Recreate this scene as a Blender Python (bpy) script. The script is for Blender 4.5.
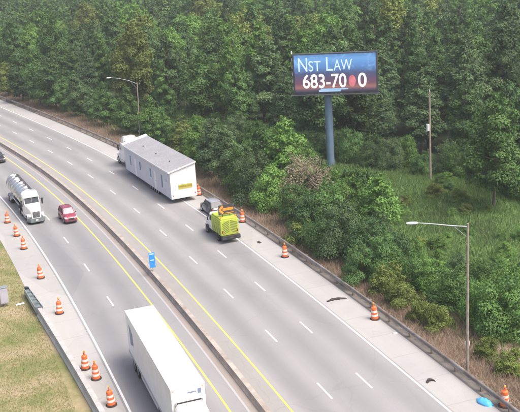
import bpy, math, random
import numpy as np
from mathutils import Matrix, Vector

for o in list(bpy.data.objects):
    bpy.data.objects.remove(o, do_unlink=True)
SC = bpy.context.scene
COL = SC.collection
random.seed(7)

# ------------------------------------------------------------------ camera
CAM_H, PITCH, ROLL, F_PX = 35.8, 0.285389, -0.065, 908.6
cd = bpy.data.cameras.new('camera')
cam = bpy.data.objects.new('camera', cd)
COL.objects.link(cam)
cd.sensor_fit = 'HORIZONTAL'
cd.sensor_width = 36.0
cd.lens = 36.0 * F_PX / 520.0
cd.clip_start, cd.clip_end = 1.0, 3000.0
_c, _s = math.cos(ROLL), math.sin(ROLL)
_F = Vector((0, math.cos(PITCH), -math.sin(PITCH)))
_U = Vector((0, math.sin(PITCH), math.cos(PITCH)))
_X = Vector((1, 0, 0))
_r = _X * _c + _U * _s
_u = _X * -_s + _U * _c
cam.matrix_world = Matrix(((_r.x, _u.x, -_F.x, 0), (_r.y, _u.y, -_F.y, 0), (_r.z, _u.z, -_F.z, CAM_H), (0, 0, 0, 1)))
SC.camera = cam

# ------------------------------------------------------------------ sky, sun, exposure
SUN_ELEV, SUN_FROM = math.radians(58), math.radians(125)   # direction the light comes from, clockwise from +Y (north)
w = bpy.data.worlds.new('World')
SC.world = w
w.use_nodes = True
wn = w.node_tree
for n in list(wn.nodes):
    wn.nodes.remove(n)
sky = wn.nodes.new('ShaderNodeTexSky')
sky.sky_type = 'NISHITA'
sky.sun_disc = False
sky.sun_elevation = SUN_ELEV
sky.sun_rotation = SUN_FROM
sky.air_density, sky.dust_density, sky.ozone_density = 1.0, 8.0, 1.0
bg = wn.nodes.new('ShaderNodeBackground')
bg.inputs['Strength'].default_value = 0.15
wo = wn.nodes.new('ShaderNodeOutputWorld')
wn.links.new(sky.outputs[0], bg.inputs[0])
wn.links.new(bg.outputs[0], wo.inputs[0])
sd = bpy.data.lights.new('sun', 'SUN')
sd.energy = 1.5
sd.angle = math.radians(28)
sd.color = (1.0, 0.97, 0.92)
sun = bpy.data.objects.new('sun', sd)
COL.objects.link(sun)
_dir = Vector((math.sin(SUN_FROM) * math.cos(SUN_ELEV), math.cos(SUN_FROM) * math.cos(SUN_ELEV), math.sin(SUN_ELEV)))
sun.rotation_euler = _dir.to_track_quat('Z', 'Y').to_euler()
sun.location = (0, 0, 120)
SC.render.engine = 'CYCLES'
SC.view_settings.view_transform = 'Standard'
SC.view_settings.look = 'None'
SC.view_settings.gamma = 1.0
SC.view_settings.use_curve_mapping = False
SC.view_settings.exposure = 0.66

# ------------------------------------------------------------------ materials
def newmat(name):
    m = bpy.data.materials.new(name)
    m.use_nodes = True
    nt = m.node_tree
    return m, nt, nt.nodes['Principled BSDF']

def hexcol(c):
    return (c[0], c[1], c[2], 1.0)

def mat(name, col, rough=0.6, metal=0.0, var=0.12, scale=1.5, bump=0.0, bscale=30.0, coat=0.0, dirt=None, dirt_amt=0.0, dscale=0.8, emit=0.0):
    """plain surface with a little tonal variation and, if asked, blotches of dirt"""
    m, nt, b = newmat(name)
    N, L = nt.nodes.new, nt.links.new
    tc = N('ShaderNodeTexCoord')
    nz = N('ShaderNodeTexNoise')
    nz.inputs['Scale'].default_value = scale
    nz.inputs['Detail'].default_value = 6
    L(tc.outputs['Object'], nz.inputs['Vector'])
    rp = N('ShaderNodeValToRGB')
    rp.color_ramp.elements[0].position = 0.3
    rp.color_ramp.elements[1].position = 0.7
    rp.color_ramp.elements[0].color = hexcol([max(0, x * (1 - var)) for x in col])
    rp.color_ramp.elements[1].color = hexcol([min(1, x * (1 + var)) for x in col])
    L(nz.outputs['Fac'], rp.inputs['Fac'])
    out = rp.outputs['Color']
    if dirt is not None:
        n2 = N('ShaderNodeTexNoise')
        n2.inputs['Scale'].default_value = dscale
        n2.inputs['Detail'].default_value = 8
        n2.inputs['Roughness'].default_value = 0.7
        L(tc.outputs['Object'], n2.inputs['Vector'])
        mr = N('ShaderNodeMapRange')
        mr.inputs['From Min'].default_value = 0.42
        mr.inputs['From Max'].default_value = 0.68
        mr.inputs['To Max'].default_value = dirt_amt
        L(n2.outputs['Fac'], mr.inputs['Value'])
        mx = N('ShaderNodeMix')
        mx.data_type = 'RGBA'
        L(mr.outputs[0], mx.inputs['Factor'])
        L(out, mx.inputs[6])
        mx.inputs[7].default_value = hexcol(dirt)
        out = mx.outputs[2]
    L(out, b.inputs['Base Color'])
    b.inputs['Roughness'].default_value = rough
    b.inputs['Metallic'].default_value = metal
    b.inputs['Coat Weight'].default_value = coat
    b.inputs['Coat Roughness'].default_value = 0.08
    if emit:
        L(out, b.inputs['Emission Color'])
        b.inputs['Emission Strength'].default_value = emit
    if bump:
        n3 = N('ShaderNodeTexNoise')
        n3.inputs['Scale'].default_value = bscale
        n3.inputs['Detail'].default_value = 5
        L(tc.outputs['Object'], n3.inputs['Vector'])
        bp = N('ShaderNodeBump')
        bp.inputs['Strength'].default_value = bump
        bp.inputs['Distance'].default_value = 0.03
        L(n3.outputs['Fac'], bp.inputs['Height'])
        L(bp.outputs[0], b.inputs['Normal'])
    return m

def pavement(name, base, worn, stain, wheel=0.0, lane0=0.0, streak=0.35, blotch=0.3, cracks=0.0, joint=0.0):
    """paving laid in road coordinates: UV = (station, offset) in metres. Wheel tracks, oil and patches are stains of the road itself"""
    m, nt, b = newmat(name)
    N, L = nt.nodes.new, nt.links.new
    uv = N('ShaderNodeUVMap')
    mp = N('ShaderNodeMapping')
    mp.inputs['Scale'].default_value = (0.03, 0.9, 1)
    L(uv.outputs[0], mp.inputs[0])
    n1 = N('ShaderNodeTexNoise')
    n1.inputs['Scale'].default_value = 1.0
    n1.inputs['Detail'].default_value = 7
    n1.inputs['Roughness'].default_value = 0.62
    L(mp.outputs[0], n1.inputs[0])
    n2 = N('ShaderNodeTexNoise')
    n2.inputs['Scale'].default_value = 0.16
    n2.inputs['Detail'].default_value = 9
    n2.inputs['Roughness'].default_value = 0.6
    L(uv.outputs[0], n2.inputs[0])
    n3 = N('ShaderNodeTexNoise')
    n3.inputs['Scale'].default_value = 9.0
    n3.inputs['Detail'].default_value = 6
    L(uv.outputs[0], n3.inputs[0])
    def mixc(fac, a, c):
        x = N('ShaderNodeMix')
        x.data_type = 'RGBA'
        for s_, v in ((0, fac), (6, a), (7, c)):
            if hasattr(v, 'links'):
                L(v, x.inputs[s_])
            else:
                x.inputs[s_].default_value = v if s_ == 0 else hexcol(v)
        return x.outputs[2]
    def rng(v, a, c, t0, t1):
        r = N('ShaderNodeMapRange')
        for k, vv in zip(('From Min', 'From Max', 'To Min', 'To Max'), (a, c, t0, t1)):
            r.inputs[k].default_value = vv
        L(v, r.inputs['Value'])
        return r.outputs[0]
    c1 = mixc(rng(n1.outputs['Fac'], 0.3, 0.7, 0, streak * 2), base, worn)
    c2 = mixc(rng(n2.outputs['Fac'], 0.45, 0.75, 0, blotch), c1, stain)
    if wheel:
        sx = N('ShaderNodeSeparateXYZ')
        L(uv.outputs[0], sx.inputs[0])
        a1 = N('ShaderNodeMath'); a1.operation = 'SUBTRACT'; a1.inputs[1].default_value = lane0
        L(sx.outputs['Y'], a1.inputs[0])
        a2 = N('ShaderNodeMath'); a2.operation = 'MULTIPLY'; a2.inputs[1].default_value = 2 * math.pi / 3.66
        L(a1.outputs[0], a2.inputs[0])
        a3 = N('ShaderNodeMath'); a3.operation = 'COSINE'
        L(a2.outputs[0], a3.inputs[0])
        a4 = N('ShaderNodeMath'); a4.operation = 'MULTIPLY'
        L(a3.outputs[0], a4.inputs[0])
        L(rng(n1.outputs['Fac'], 0.2, 0.8, 0.2, 1.0), a4.inputs[1])
        c2 = mixc(rng(a4.outputs[0], 0.6, -0.6, 0, wheel), c2, stain)
    # patched panels, sealed cracks and joints
    mp2 = N('ShaderNodeMapping')
    mp2.inputs['Scale'].default_value = (0.05, 0.28, 1)
    L(uv.outputs[0], mp2.inputs[0])
    vp = N('ShaderNodeTexVoronoi')
    vp.inputs['Scale'].default_value = 1.0
    L(mp2.outputs[0], vp.inputs['Vector'])
    sp = N('ShaderNodeSeparateColor')
    L(vp.outputs['Color'], sp.inputs[0])
    c2 = mixc(rng(sp.outputs[0], 0.55, 1.0, 0, 0.28), c2, worn)
    c2 = mixc(rng(sp.outputs[1], 0.75, 1.0, 0, 0.32), c2, stain)
    if cracks:
        n4 = N('ShaderNodeTexNoise')
        n4.inputs['Scale'].default_value = 0.7
        n4.inputs['Detail'].default_value = 5
        L(uv.outputs[0], n4.inputs[0])
        av = N('ShaderNodeVectorMath'); av.operation = 'MULTIPLY_ADD'
        L(n4.outputs['Color'], av.inputs[0]); av.inputs[1].default_value = (1.6, 1.6, 0); L(uv.outputs[0], av.inputs[2])
        mp3 = N('ShaderNodeMapping'); mp3.inputs['Scale'].default_value = (0.11, 0.16, 1)
        L(av.outputs[0], mp3.inputs[0])
        ve = N('ShaderNodeTexVoronoi'); ve.feature = 'DISTANCE_TO_EDGE'; ve.inputs['Scale'].default_value = 1.0
        L(mp3.outputs[0], ve.inputs['Vector'])
        c2 = mixc(rng(ve.outputs['Distance'], 0.009, 0.003, 0, cracks), c2, [q * .62 for q in stain])
    if joint:
        sj = N('ShaderNodeSeparateXYZ'); L(uv.outputs[0], sj.inputs[0])
        jm = N('ShaderNodeMath'); jm.operation = 'PINGPONG'; jm.inputs[1].default_value = joint / 2
        L(sj.outputs['X'], jm.inputs[0])
        c2 = mixc(rng(jm.outputs[0], 0.05, 0.02, 0, 0.45), c2, [q * .7 for q in stain])
    c3 = mixc(rng(n3.outputs['Fac'], 0.3, 0.7, 0, 0.22), c2, stain)
    L(c3, b.inputs['Base Color'])
    b.inputs['Roughness'].default_value = 0.85
    bp = N('ShaderNodeBump')
    bp.inputs['Strength'].default_value = 0.25
    bp.inputs['Distance'].default_value = 0.01
    L(n3.outputs['Fac'], bp.inputs['Height'])
    L(bp.outputs[0], b.inputs['Normal'])
    return m

def paint_line(name, col, under):
    """worn thermoplastic: paint with the paving showing through where it is abraded"""
    m, nt, b = newmat(name)
    N, L = nt.nodes.new, nt.links.new
    tc = N('ShaderNodeTexCoord')
    n1 = N('ShaderNodeTexNoise'); n1.inputs['Scale'].default_value = 2.3; n1.inputs['Detail'].default_value = 9; n1.inputs['Roughness'].default_value = 0.75
    L(tc.outputs['Object'], n1.inputs[0])
    r = N('ShaderNodeMapRange'); r.inputs['From Min'].default_value = 0.46; r.inputs['From Max'].default_value = 0.72; r.inputs['To Max'].default_value = 0.7
    L(n1.outputs['Fac'], r.inputs[0])
    x = N('ShaderNodeMix'); x.data_type = 'RGBA'
    L(r.outputs[0], x.inputs[0]); x.inputs[6].default_value = hexcol(col); x.inputs[7].default_value = hexcol(under)
    L(x.outputs[2], b.inputs['Base Color'])
    b.inputs['Roughness'].default_value = 0.7
    return m

def leafmat(name, dark, light, alt, trans=0.25):
    """leaf colour varies leaf by leaf and tree by tree"""
    m, nt, b = newmat(name)
    N, L = nt.nodes.new, nt.links.new
    at = N('ShaderNodeAttribute'); at.attribute_name = 'tint'
    oi = N('ShaderNodeObjectInfo')
    x = N('ShaderNodeMix'); x.data_type = 'RGBA'
    L(at.outputs['Fac'], x.inputs[0]); x.inputs[6].default_value = hexcol(dark); x.inputs[7].default_value = hexcol(light)
    y = N('ShaderNodeMix'); y.data_type = 'RGBA'
    r = N('ShaderNodeMapRange'); r.inputs['From Min'].default_value = 0.25; r.inputs['From Max'].default_value = 1.0; r.inputs['To Max'].default_value = 0.85
    L(oi.outputs['Random'], r.inputs[0]); L(r.outputs[0], y.inputs[0])
    L(x.outputs[2], y.inputs[6]); y.inputs[7].default_value = hexcol(alt)
    hs = N('ShaderNodeHueSaturation')
    r2 = N('ShaderNodeMath'); r2.operation = 'MULTIPLY_ADD'; r2.inputs[1].default_value = 0.55; r2.inputs[2].default_value = 0.72
    n0 = N('ShaderNodeMath'); n0.operation = 'FRACT'
    n1 = N('ShaderNodeMath'); n1.operation = 'MULTIPLY'; n1.inputs[1].default_value = 7.31
    L(oi.outputs['Random'], n1.inputs[0]); L(n1.outputs[0], n0.inputs[0]); L(n0.outputs[0], r2.inputs[0])
    L(r2.outputs[0], hs.inputs['Value']); L(y.outputs[2], hs.inputs['Color'])
    L(hs.outputs[0], b.inputs['Base Color'])
    b.inputs['Roughness'].default_value = 0.6
    b.inputs['Specular IOR Level'].default_value = 0.25
    tr = N('ShaderNodeBsdfTranslucent')
    L(hs.outputs[0], tr.inputs['Color'])
    ms = N('ShaderNodeMixShader'); ms.inputs[0].default_value = trans
    L(b.outputs[0], ms.inputs[1]); L(tr.outputs[0], ms.inputs[2])
    L(ms.outputs[0], nt.nodes['Material Output'].inputs['Surface'])
    return m

def groundmat(name, cols, scale=0.25, bump=0.6):
    m, nt, b = newmat(name)
    N, L = nt.nodes.new, nt.links.new
    tc = N('ShaderNodeTexCoord')
    n1 = N('ShaderNodeTexNoise'); n1.inputs['Scale'].default_value = scale; n1.inputs['Detail'].default_value = 12; n1.inputs['Roughness'].default_value = 0.68
    L(tc.outputs['Object'], n1.inputs[0])
    rp = N('ShaderNodeValToRGB')
    els = rp.color_ramp.elements
    while len(els) < len(cols):
        els.new(0.5)
    for i, c in enumerate(cols):
        els[i].position = 0.32 + 0.36 * i / (len(cols) - 1)
        els[i].color = hexcol(c)
    L(n1.outputs['Fac'], rp.inputs[0])
    L(rp.outputs[0], b.inputs['Base Color'])
    b.inputs['Roughness'].default_value = 0.95
    n2 = N('ShaderNodeTexNoise'); n2.inputs['Scale'].default_value = 6.0; n2.inputs['Detail'].default_value = 8
    L(tc.outputs['Object'], n2.inputs[0])
    bp = N('ShaderNodeBump'); bp.inputs['Strength'].default_value = bump; bp.inputs['Distance'].default_value = 0.08
    L(n2.outputs['Fac'], bp.inputs['Height']); L(bp.outputs[0], b.inputs['Normal'])
    return m

M = {}
M['far_lanes'] = pavement('far_lanes', (0.300, 0.293, 0.300), (0.340, 0.330, 0.328), (0.185, 0.185, 0.192), wheel=0.6, lane0=0.0, cracks=0.13)
M['near_lanes'] = pavement('near_lanes', (0.275, 0.270, 0.281), (0.315, 0.308, 0.312), (0.175, 0.175, 0.185), wheel=0.58, lane0=0.78, cracks=0.13)
M['shoulder'] = pavement('shoulder', (0.385, 0.38, 0.378), (0.435, 0.425, 0.415), (0.285, 0.278, 0.272), streak=0.35, blotch=0.45, cracks=0.13, joint=4.6)
M['median'] = pavement('median', (0.265, 0.265, 0.278), (0.295, 0.292, 0.298), (0.20, 0.195, 0.195), cracks=0.13)
M['median_dirt'] = pavement('median_dirt', (0.30, 0.265, 0.245), (0.35, 0.31, 0.285), (0.21, 0.18, 0.165), blotch=0.6)
M['mow_strip'] = pavement('mow_strip', (0.17, 0.16, 0.15), (0.25, 0.23, 0.21), (0.11, 0.10, 0.09), blotch=0.7)
M['median_far'] = pavement('median_far', (0.30, 0.292, 0.288), (0.345, 0.33, 0.315), (0.22, 0.208, 0.20), blotch=0.5, cracks=0.13)
M['gutter'] = pavement('gutter', (0.38, 0.38, 0.40), (0.42, 0.415, 0.43), (0.28, 0.27, 0.275))
M['white_line'] = paint_line('white_line', (0.78, 0.77, 0.78), (0.42, 0.40, 0.41))
M['dash_line'] = paint_line('dash_line', (0.74, 0.73, 0.74), (0.38, 0.36, 0.37))
M['yellow_line'] = paint_line('yellow_line', (0.70, 0.57, 0.10), (0.36, 0.33, 0.29))
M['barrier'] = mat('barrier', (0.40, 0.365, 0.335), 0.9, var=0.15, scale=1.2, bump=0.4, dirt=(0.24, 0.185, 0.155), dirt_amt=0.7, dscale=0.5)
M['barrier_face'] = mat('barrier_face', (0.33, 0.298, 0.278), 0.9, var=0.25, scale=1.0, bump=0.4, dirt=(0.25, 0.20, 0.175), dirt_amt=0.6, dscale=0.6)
M['parapet'] = mat('parapet', (0.45, 0.445, 0.445), 0.9, var=0.12, scale=1.2, bump=0.3, dirt=(0.30, 0.27, 0.25), dirt_amt=0.5, dscale=0.9)
M['rail'] = mat('rail', (0.36, 0.33, 0.31), 0.6, metal=0.35, var=0.25, scale=0.6, dirt=(0.17, 0.12, 0.085), dirt_amt=0.8, dscale=0.5)
M['post'] = mat('post', (0.22, 0.18, 0.15), 0.85, var=0.3, scale=2)
M['wood'] = mat('wood', (0.30, 0.26, 0.22), 0.9, var=0.25, scale=2.2, bump=0.3)
M['steel'] = mat('steel', (0.42, 0.44, 0.47), 0.45, metal=0.6, var=0.15)
M['bill_steel'] = mat('bill_steel', (0.17, 0.25, 0.38), 0.5, metal=0.2, var=0.15, scale=0.6)
M['bill_dark'] = mat('bill_dark', (0.06, 0.065, 0.08), 0.5, var=0.15)
M['white'] = mat('white', (0.78, 0.78, 0.79), 0.35, var=0.03, scale=0.5, coat=0.3, dirt=(0.55, 0.52, 0.50), dirt_amt=0.25)
M['trailer_white'] = mat('trailer_white', (0.84, 0.84, 0.85), 0.4, var=0.02, scale=0.4, dirt=(0.60, 0.58, 0.56), dirt_amt=0.4, dscale=0.5)
M['cladding'] = mat('cladding', (0.66, 0.66, 0.72), 0.55, var=0.04, scale=0.6, dirt=(0.50, 0.49, 0.52), dirt_amt=0.3, dscale=0.4)
M['plastic_wrap'] = mat('plastic_wrap', (0.82, 0.82, 0.84), 0.35, var=0.04, scale=1.5, bump=0.5, bscale=2.5)
M['shingle'] = mat('shingle', (0.31, 0.31, 0.335), 0.9, var=0.16, scale=5, bump=0.4, bscale=12, dirt=(0.22, 0.22, 0.24), dirt_amt=0.5, dscale=0.35)
M['door_white'] = mat('door_white', (0.80, 0.80, 0.80), 0.4, var=0.03)
M['glass'] = mat('glass', (0.05, 0.06, 0.075), 0.14, var=0.2, scale=1.0)
M['glass'].node_tree.nodes['Principled BSDF'].inputs['Specular IOR Level'].default_value = 0.22
M['glass_light'] = mat('glass_light', (0.23, 0.22, 0.26), 0.4, var=0.15, scale=1.0)  # pale base colour stands in for sky reflected in the windshield
M['tyre'] = mat('tyre', (0.025, 0.025, 0.027), 0.85, var=0.2, scale=4)
M['rim'] = mat('rim', (0.45, 0.45, 0.47), 0.35, metal=0.8, var=0.1)
M['black'] = mat('black', (0.03, 0.03, 0.035), 0.5, var=0.2)
M['chassis'] = mat('chassis', (0.07, 0.068, 0.07), 0.7, var=0.3, scale=2)
M['chrome'] = mat('chrome', (0.62, 0.63, 0.66), 0.22, metal=0.9, var=0.08, scale=0.8)
M['tank'] = mat('tank', (0.62, 0.63, 0.67), 0.28, metal=0.75, var=0.08, scale=0.6)
M['red_paint'] = mat('red_paint', (0.29, 0.04, 0.075), 0.3, var=0.06, coat=0.8)
M['silver_paint'] = mat('silver_paint', (0.46, 0.47, 0.52), 0.3, metal=0.3, var=0.05, coat=0.8)
M['dark_paint'] = mat('dark_paint', (0.07, 0.075, 0.09), 0.3, var=0.05, coat=0.8)
M['black_paint'] = mat('black_paint', (0.02, 0.02, 0.024), 0.25, var=0.05, coat=0.9)
M['lime'] = mat('lime', (0.47, 0.56, 0.06), 0.5, var=0.1, scale=1.5, dirt=(0.27, 0.31, 0.07), dirt_amt=0.55, dscale=2.2)
M['lime_dark'] = mat('lime_dark', (0.17, 0.21, 0.055), 0.5, var=0.15, scale=2)
M['orange'] = mat('orange', (0.80, 0.17, 0.045), 0.5, var=0.1, scale=3, dirt=(0.36, 0.15, 0.09), dirt_amt=0.6, dscale=2.5)
M['reflective'] = mat('reflective', (0.80, 0.76, 0.73), 0.4, var=0.06, scale=3, dirt=(0.55, 0.5, 0.45), dirt_amt=0.35, dscale=2)
M['rubber'] = mat('rubber', (0.045, 0.035, 0.035), 0.85, var=0.2)
M['amber_lens'] = mat('amber_lens', (0.80, 0.30, 0.03), 0.3, var=0.05, emit=0.25)
M['arrow_lamp'] = mat('arrow_lamp', (0.72, 0.27, 0.04), 0.45, var=0.15, scale=4, emit=0.12)
M['red_lens'] = mat('red_lens', (0.25, 0.02, 0.02), 0.25, var=0.05, coat=0.5)
M['head_lens'] = mat('head_lens', (0.72, 0.73, 0.75), 0.1, var=0.04, coat=0.6)
M['banner'] = mat('banner', (0.52, 0.44, 0.07), 0.6, var=0.1, scale=2)
M['banner_text'] = mat('banner_text', (0.10, 0.09, 0.03), 0.6, var=0.1)
M['blue_sign'] = mat('blue_sign', (0.03, 0.26, 0.80), 0.45, var=0.05)
M['pale_sign'] = mat('pale_sign', (0.45, 0.66, 0.92), 0.45, var=0.05)
M['blue_tarp'] = mat('blue_tarp', (0.10, 0.46, 0.88), 0.45, var=0.15, scale=3, bump=0.4, bscale=8)
M['cushion'] = mat('cushion', (0.16, 0.19, 0.20), 0.6, var=0.25, scale=1.5)
M['cushion_side'] = mat('cushion_side', (0.36, 0.42, 0.45), 0.5, metal=0.3, var=0.2, scale=1.5)
M['cabinet'] = mat('cabinet', (0.44, 0.44, 0.52), 0.5, var=0.1)
M['logo_blue'] = mat('logo_blue', (0.20, 0.24, 0.36), 0.5, var=0.2, scale=1.0)
M['lamp_head'] = mat('lamp_head', (0.72, 0.74, 0.76), 0.4, var=0.05)
M['bark'] = mat('bark', (0.13, 0.105, 0.085), 0.95, var=0.35, scale=3, bump=0.6, bscale=10)
M['grass_ground'] = groundmat('grass_ground', [(0.035, 0.045, 0.022), (0.05, 0.068, 0.03), (0.065, 0.078, 0.038)], 0.12)
M['clearing'] = groundmat('clearing', [(0.13, 0.22, 0.07), (0.19, 0.30, 0.10), (0.25, 0.32, 0.13)], 0.2)
M['dry_ground'] = groundmat('dry_ground', [(0.20, 0.15, 0.10), (0.31, 0.235, 0.17), (0.36, 0.285, 0.215)], 0.5)
M['near_ground'] = groundmat('near_ground', [(0.12, 0.165, 0.045), (0.20, 0.20, 0.08), (0.33, 0.27, 0.16), (0.37, 0.295, 0.21)], 0.22)

# ------------------------------------------------------------------ mesh helpers
def obj(name, me, m, parent=None, label=None, cat=None, group=None, kind=None):
    o = bpy.data.objects.new(name, me)
    COL.objects.link(o)
    if m is not None and me is not None and not me.materials:
        me.materials.append(m)
    if parent is not None:
        o.parent = parent
    tag(o, label, cat, group, kind)
    return o

def tag(o, label=None, cat=None, group=None, kind=None):
    for k, v in (('label', label), ('category', cat), ('group', group), ('kind', kind)):
        if v:
            o[k] = v
    return o

def thing(name, label, cat, loc=(0, 0, 0), rz=0.0, group=None, zs=1.0):
    o = bpy.data.objects.new(name, None)
    o.empty_display_size = 0.3
    COL.objects.link(o)
    o.location = loc
    o.rotation_euler = (0, 0, rz)
    o.scale = (1, 1, zs)
    return tag(o, label, cat, group)

class MB:
    def __init__(s):
        s.v, s.f, s.sm = [], [], []
    def add(s, vs, fs, smooth=False):
        b = len(s.v)
        s.v += [tuple(v) for v in vs]
        s.f += [tuple(i + b for i in f) for f in fs]
        s.sm += [smooth] * len(fs)
        return s
    def hexa(s, p):
        return s.add(p, [(0, 3, 2, 1), (4, 5, 6, 7), (0, 1, 5, 4), (1, 2, 6, 5), (2, 3, 7, 6), (3, 0, 4, 7)])
    def box(s, x0, x1, y0, y1, z0, z1):
        return s.hexa([(x0, y0, z0), (x1, y0, z0), (x1, y1, z0), (x0, y1, z0), (x0, y0, z1), (x1, y0, z1), (x1, y1, z1), (x0, y1, z1)])
    def cyl(s, p0, p1, r0, r1=None, n=12, smooth=True):
        r1 = r0 if r1 is None else r1
        p0, p1 = Vector(p0), Vector(p1)
        d = (p1 - p0).normalized()
        a = d.orthogonal().normalized()
        b = d.cross(a)
        vs = []
        for p, r in ((p0, r0), (p1, r1)):
            for i in range(n):
                t = 2 * math.pi * i / n
                vs.append(p + (a * math.cos(t) + b * math.sin(t)) * r)
        s.add(vs, [(i, (i + 1) % n, n + (i + 1) % n, n + i) for i in range(n)], smooth)
        s.add(vs, [tuple(range(n - 1, -1, -1)), tuple(range(n, 2 * n))])
        return s
    def tube(s, pts, rad, n=7):
        for i in range(len(pts) - 1):
            s.cyl(pts[i], pts[i + 1], rad[i], rad[i + 1], n)
        return s
    def loft(s, rings, cap=True, smooth=False, closed=True):
        n = len(rings[0])
        vs = [p for r in rings for p in r]
        fs = []
        for k in range(len(rings) - 1):
            for i in range(n if closed else n - 1):
                j = (i + 1) % n
                fs.append((k * n + i, k * n + j, (k + 1) * n + j, (k + 1) * n + i))
        s.add(vs, fs, smooth)
        if cap and closed:
            s.add(rings[0], [tuple(range(n - 1, -1, -1))])
            s.add(rings[-1], [tuple(range(n))])
        return s
    def lathe(s, prof, n=16, c=(0, 0)):
        rings = [[(c[0] + r * math.cos(2 * math.pi * i / n), c[1] + r * math.sin(2 * math.pi * i / n), z) for i in range(n)] for r, z in prof]
        return s.loft(rings, True, True)
    def mesh(s, name):
        me = bpy.data.meshes.new(name)
        me.from_pydata(s.v, [], s.f)
        me.polygons.foreach_set('use_smooth', s.sm)
        me.update()
        return me
    def build(s, name, m, parent=None, bevel=0.0, **kw):
        o = obj(name, s.mesh(name), m, parent, **kw)
        if bevel:
            md = o.modifiers.new('bevel', 'BEVEL')
            md.width, md.segments, md.limit_method = bevel, 2, 'ANGLE'
            md.harden_normals = False
        return o

def copy_tree(o, parent=None):
    c = o.copy()
    COL.objects.link(c)
    c.parent = parent
    for ch in list(o.children):
        copy_tree(ch, c)
    return c

# ------------------------------------------------------------------ road alignment (station, offset) -> world
K_KNOT = [0, 65, 130, 195, 260]
K_VAL = [0.00110724, 0.00100659, 0.00206117, 0.0002, 0.00038]
DS = 0.5
def _align():
    fw = [(14.10239, 24.72515, 1.858536)]
    for i in range(int(420 / DS)):
        x, y, h = fw[-1]
        k = float(np.interp((i + .5) * DS, K_KNOT, K_VAL))
        h2 = h + k * DS
        fw.append((x + math.cos((h + h2) / 2) * DS, y + math.sin((h + h2) / 2) * DS, h2))
    bw = [(14.10239, 24.72515, 1.858536)]
    for i in range(int(60 / DS)):
        x, y, h = bw[-1]
        h2 = h - K_VAL[0] * DS
        bw.append((x - math.cos((h + h2) / 2) * DS, y - math.sin((h + h2) / 2) * DS, h2))
    return np.array(bw[:0:-1] + fw)
AL = _align()
S_MIN = -60.0
def RP(s, o, z=0.0):
    t = (s - S_MIN) / DS
    i = int(max(0, min(len(AL) - 2, math.floor(t))))
    u = t - i
    x, y, h = AL[i] * (1 - u) + AL[i + 1] * u
    return Vector((x - math.sin(h) * o, y + math.cos(h) * o, z))
def RH(s):
    return float(np.interp(s, S_MIN + DS * np.arange(len(AL)), AL[:, 2]))
def road_so(x, y):
    d = (AL[:, 0] - x) ** 2 + (AL[:, 1] - y) ** 2
    i = int(d.argmin())
    h = AL[i, 2]
    return S_MIN + i * DS, -(x - AL[i, 0]) * math.sin(h) + (y - AL[i, 1]) * math.cos(h)

def strip(name, s0, s1, o0, o1, z, m, parent=None, step=4.0, kind=None):
    n = max(1, int(math.ceil((s1 - s0) / step)))
    vs, fs, uv = [], [], []
    for i in range(n + 1):
        s = s0 + (s1 - s0) * i / n
        for o in (o0, o1(s) if callable(o1) else o1):
            vs.append(RP(s, o, z))
            uv.append((s, o))
    fs = [(2 * i + 1, 2 * i, 2 * i + 2, 2 * i + 3) if callable(o1) or o1 > o0 else (2 * i, 2 * i + 1, 2 * i + 3, 2 * i + 2) for i in range(n)]
    fs = [f[::-1] for f in fs]
    me = bpy.data.meshes.new(name)
    me.from_pydata(vs, [], fs)
    ul = me.uv_layers.new(name='UVMap')
    for lp in me.loops:
        ul.data[lp.index].uv = uv[lp.vertex_index]
    me.update()
    if me.polygons[0].normal.z < 0:
        me.flip_normals()
    return obj(name, me, m, parent, kind=kind)

def sweep(prof, s0, s1, step=3.0, off=None):
    """profile [(offset, z)] swept along the alignment"""
    n = max(1, int((s1 - s0) / step))
    rings = []
    for i in range(n + 1):
        s = s0 + (s1 - s0) * i / n
        d = off(s) if off else 0.0
        rings.append([RP(s, o + d, z) for o, z in prof])
    return MB().loft(rings, True, False)

# ------------------------------------------------------------------ ground and road
def terrain_z(x, y):
    s, o = road_so(x, y)
    away = max(0.0, (-o - 16.5), (o - 17.0))
    t = min(1.0, away / 14.0)
    return -0.12 - 0.25 * t + t * 0.45 * (math.sin(x * .11 + 1.3) * math.cos(y * .083) + .5 * math.sin(x * .29 + y * .21))

def make_ground():
    xs = np.concatenate([np.arange(-900, -180, 60), np.arange(-180, 180, 5.0), np.arange(180, 901, 60)])
    ys = np.concatenate([np.arange(-200, 0, 40), np.arange(0, 330, 5.0), np.arange(330, 1500, 60)])
    vs = [(x, y, terrain_z(x, y)) for y in ys for x in xs]
    nx = len(xs)
    fs = [(j * nx + i, j * nx + i + 1, (j + 1) * nx + i + 1, (j + 1) * nx + i) for j in range(len(ys) - 1) for i in range(nx - 1)]
    me = bpy.data.meshes.new('ground')
    me.from_pydata(vs, [], fs)
    me.polygons.foreach_set('use_smooth', [True] * len(fs))
    obj('ground', me, M['grass_ground'], kind='structure')
make_ground()

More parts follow.
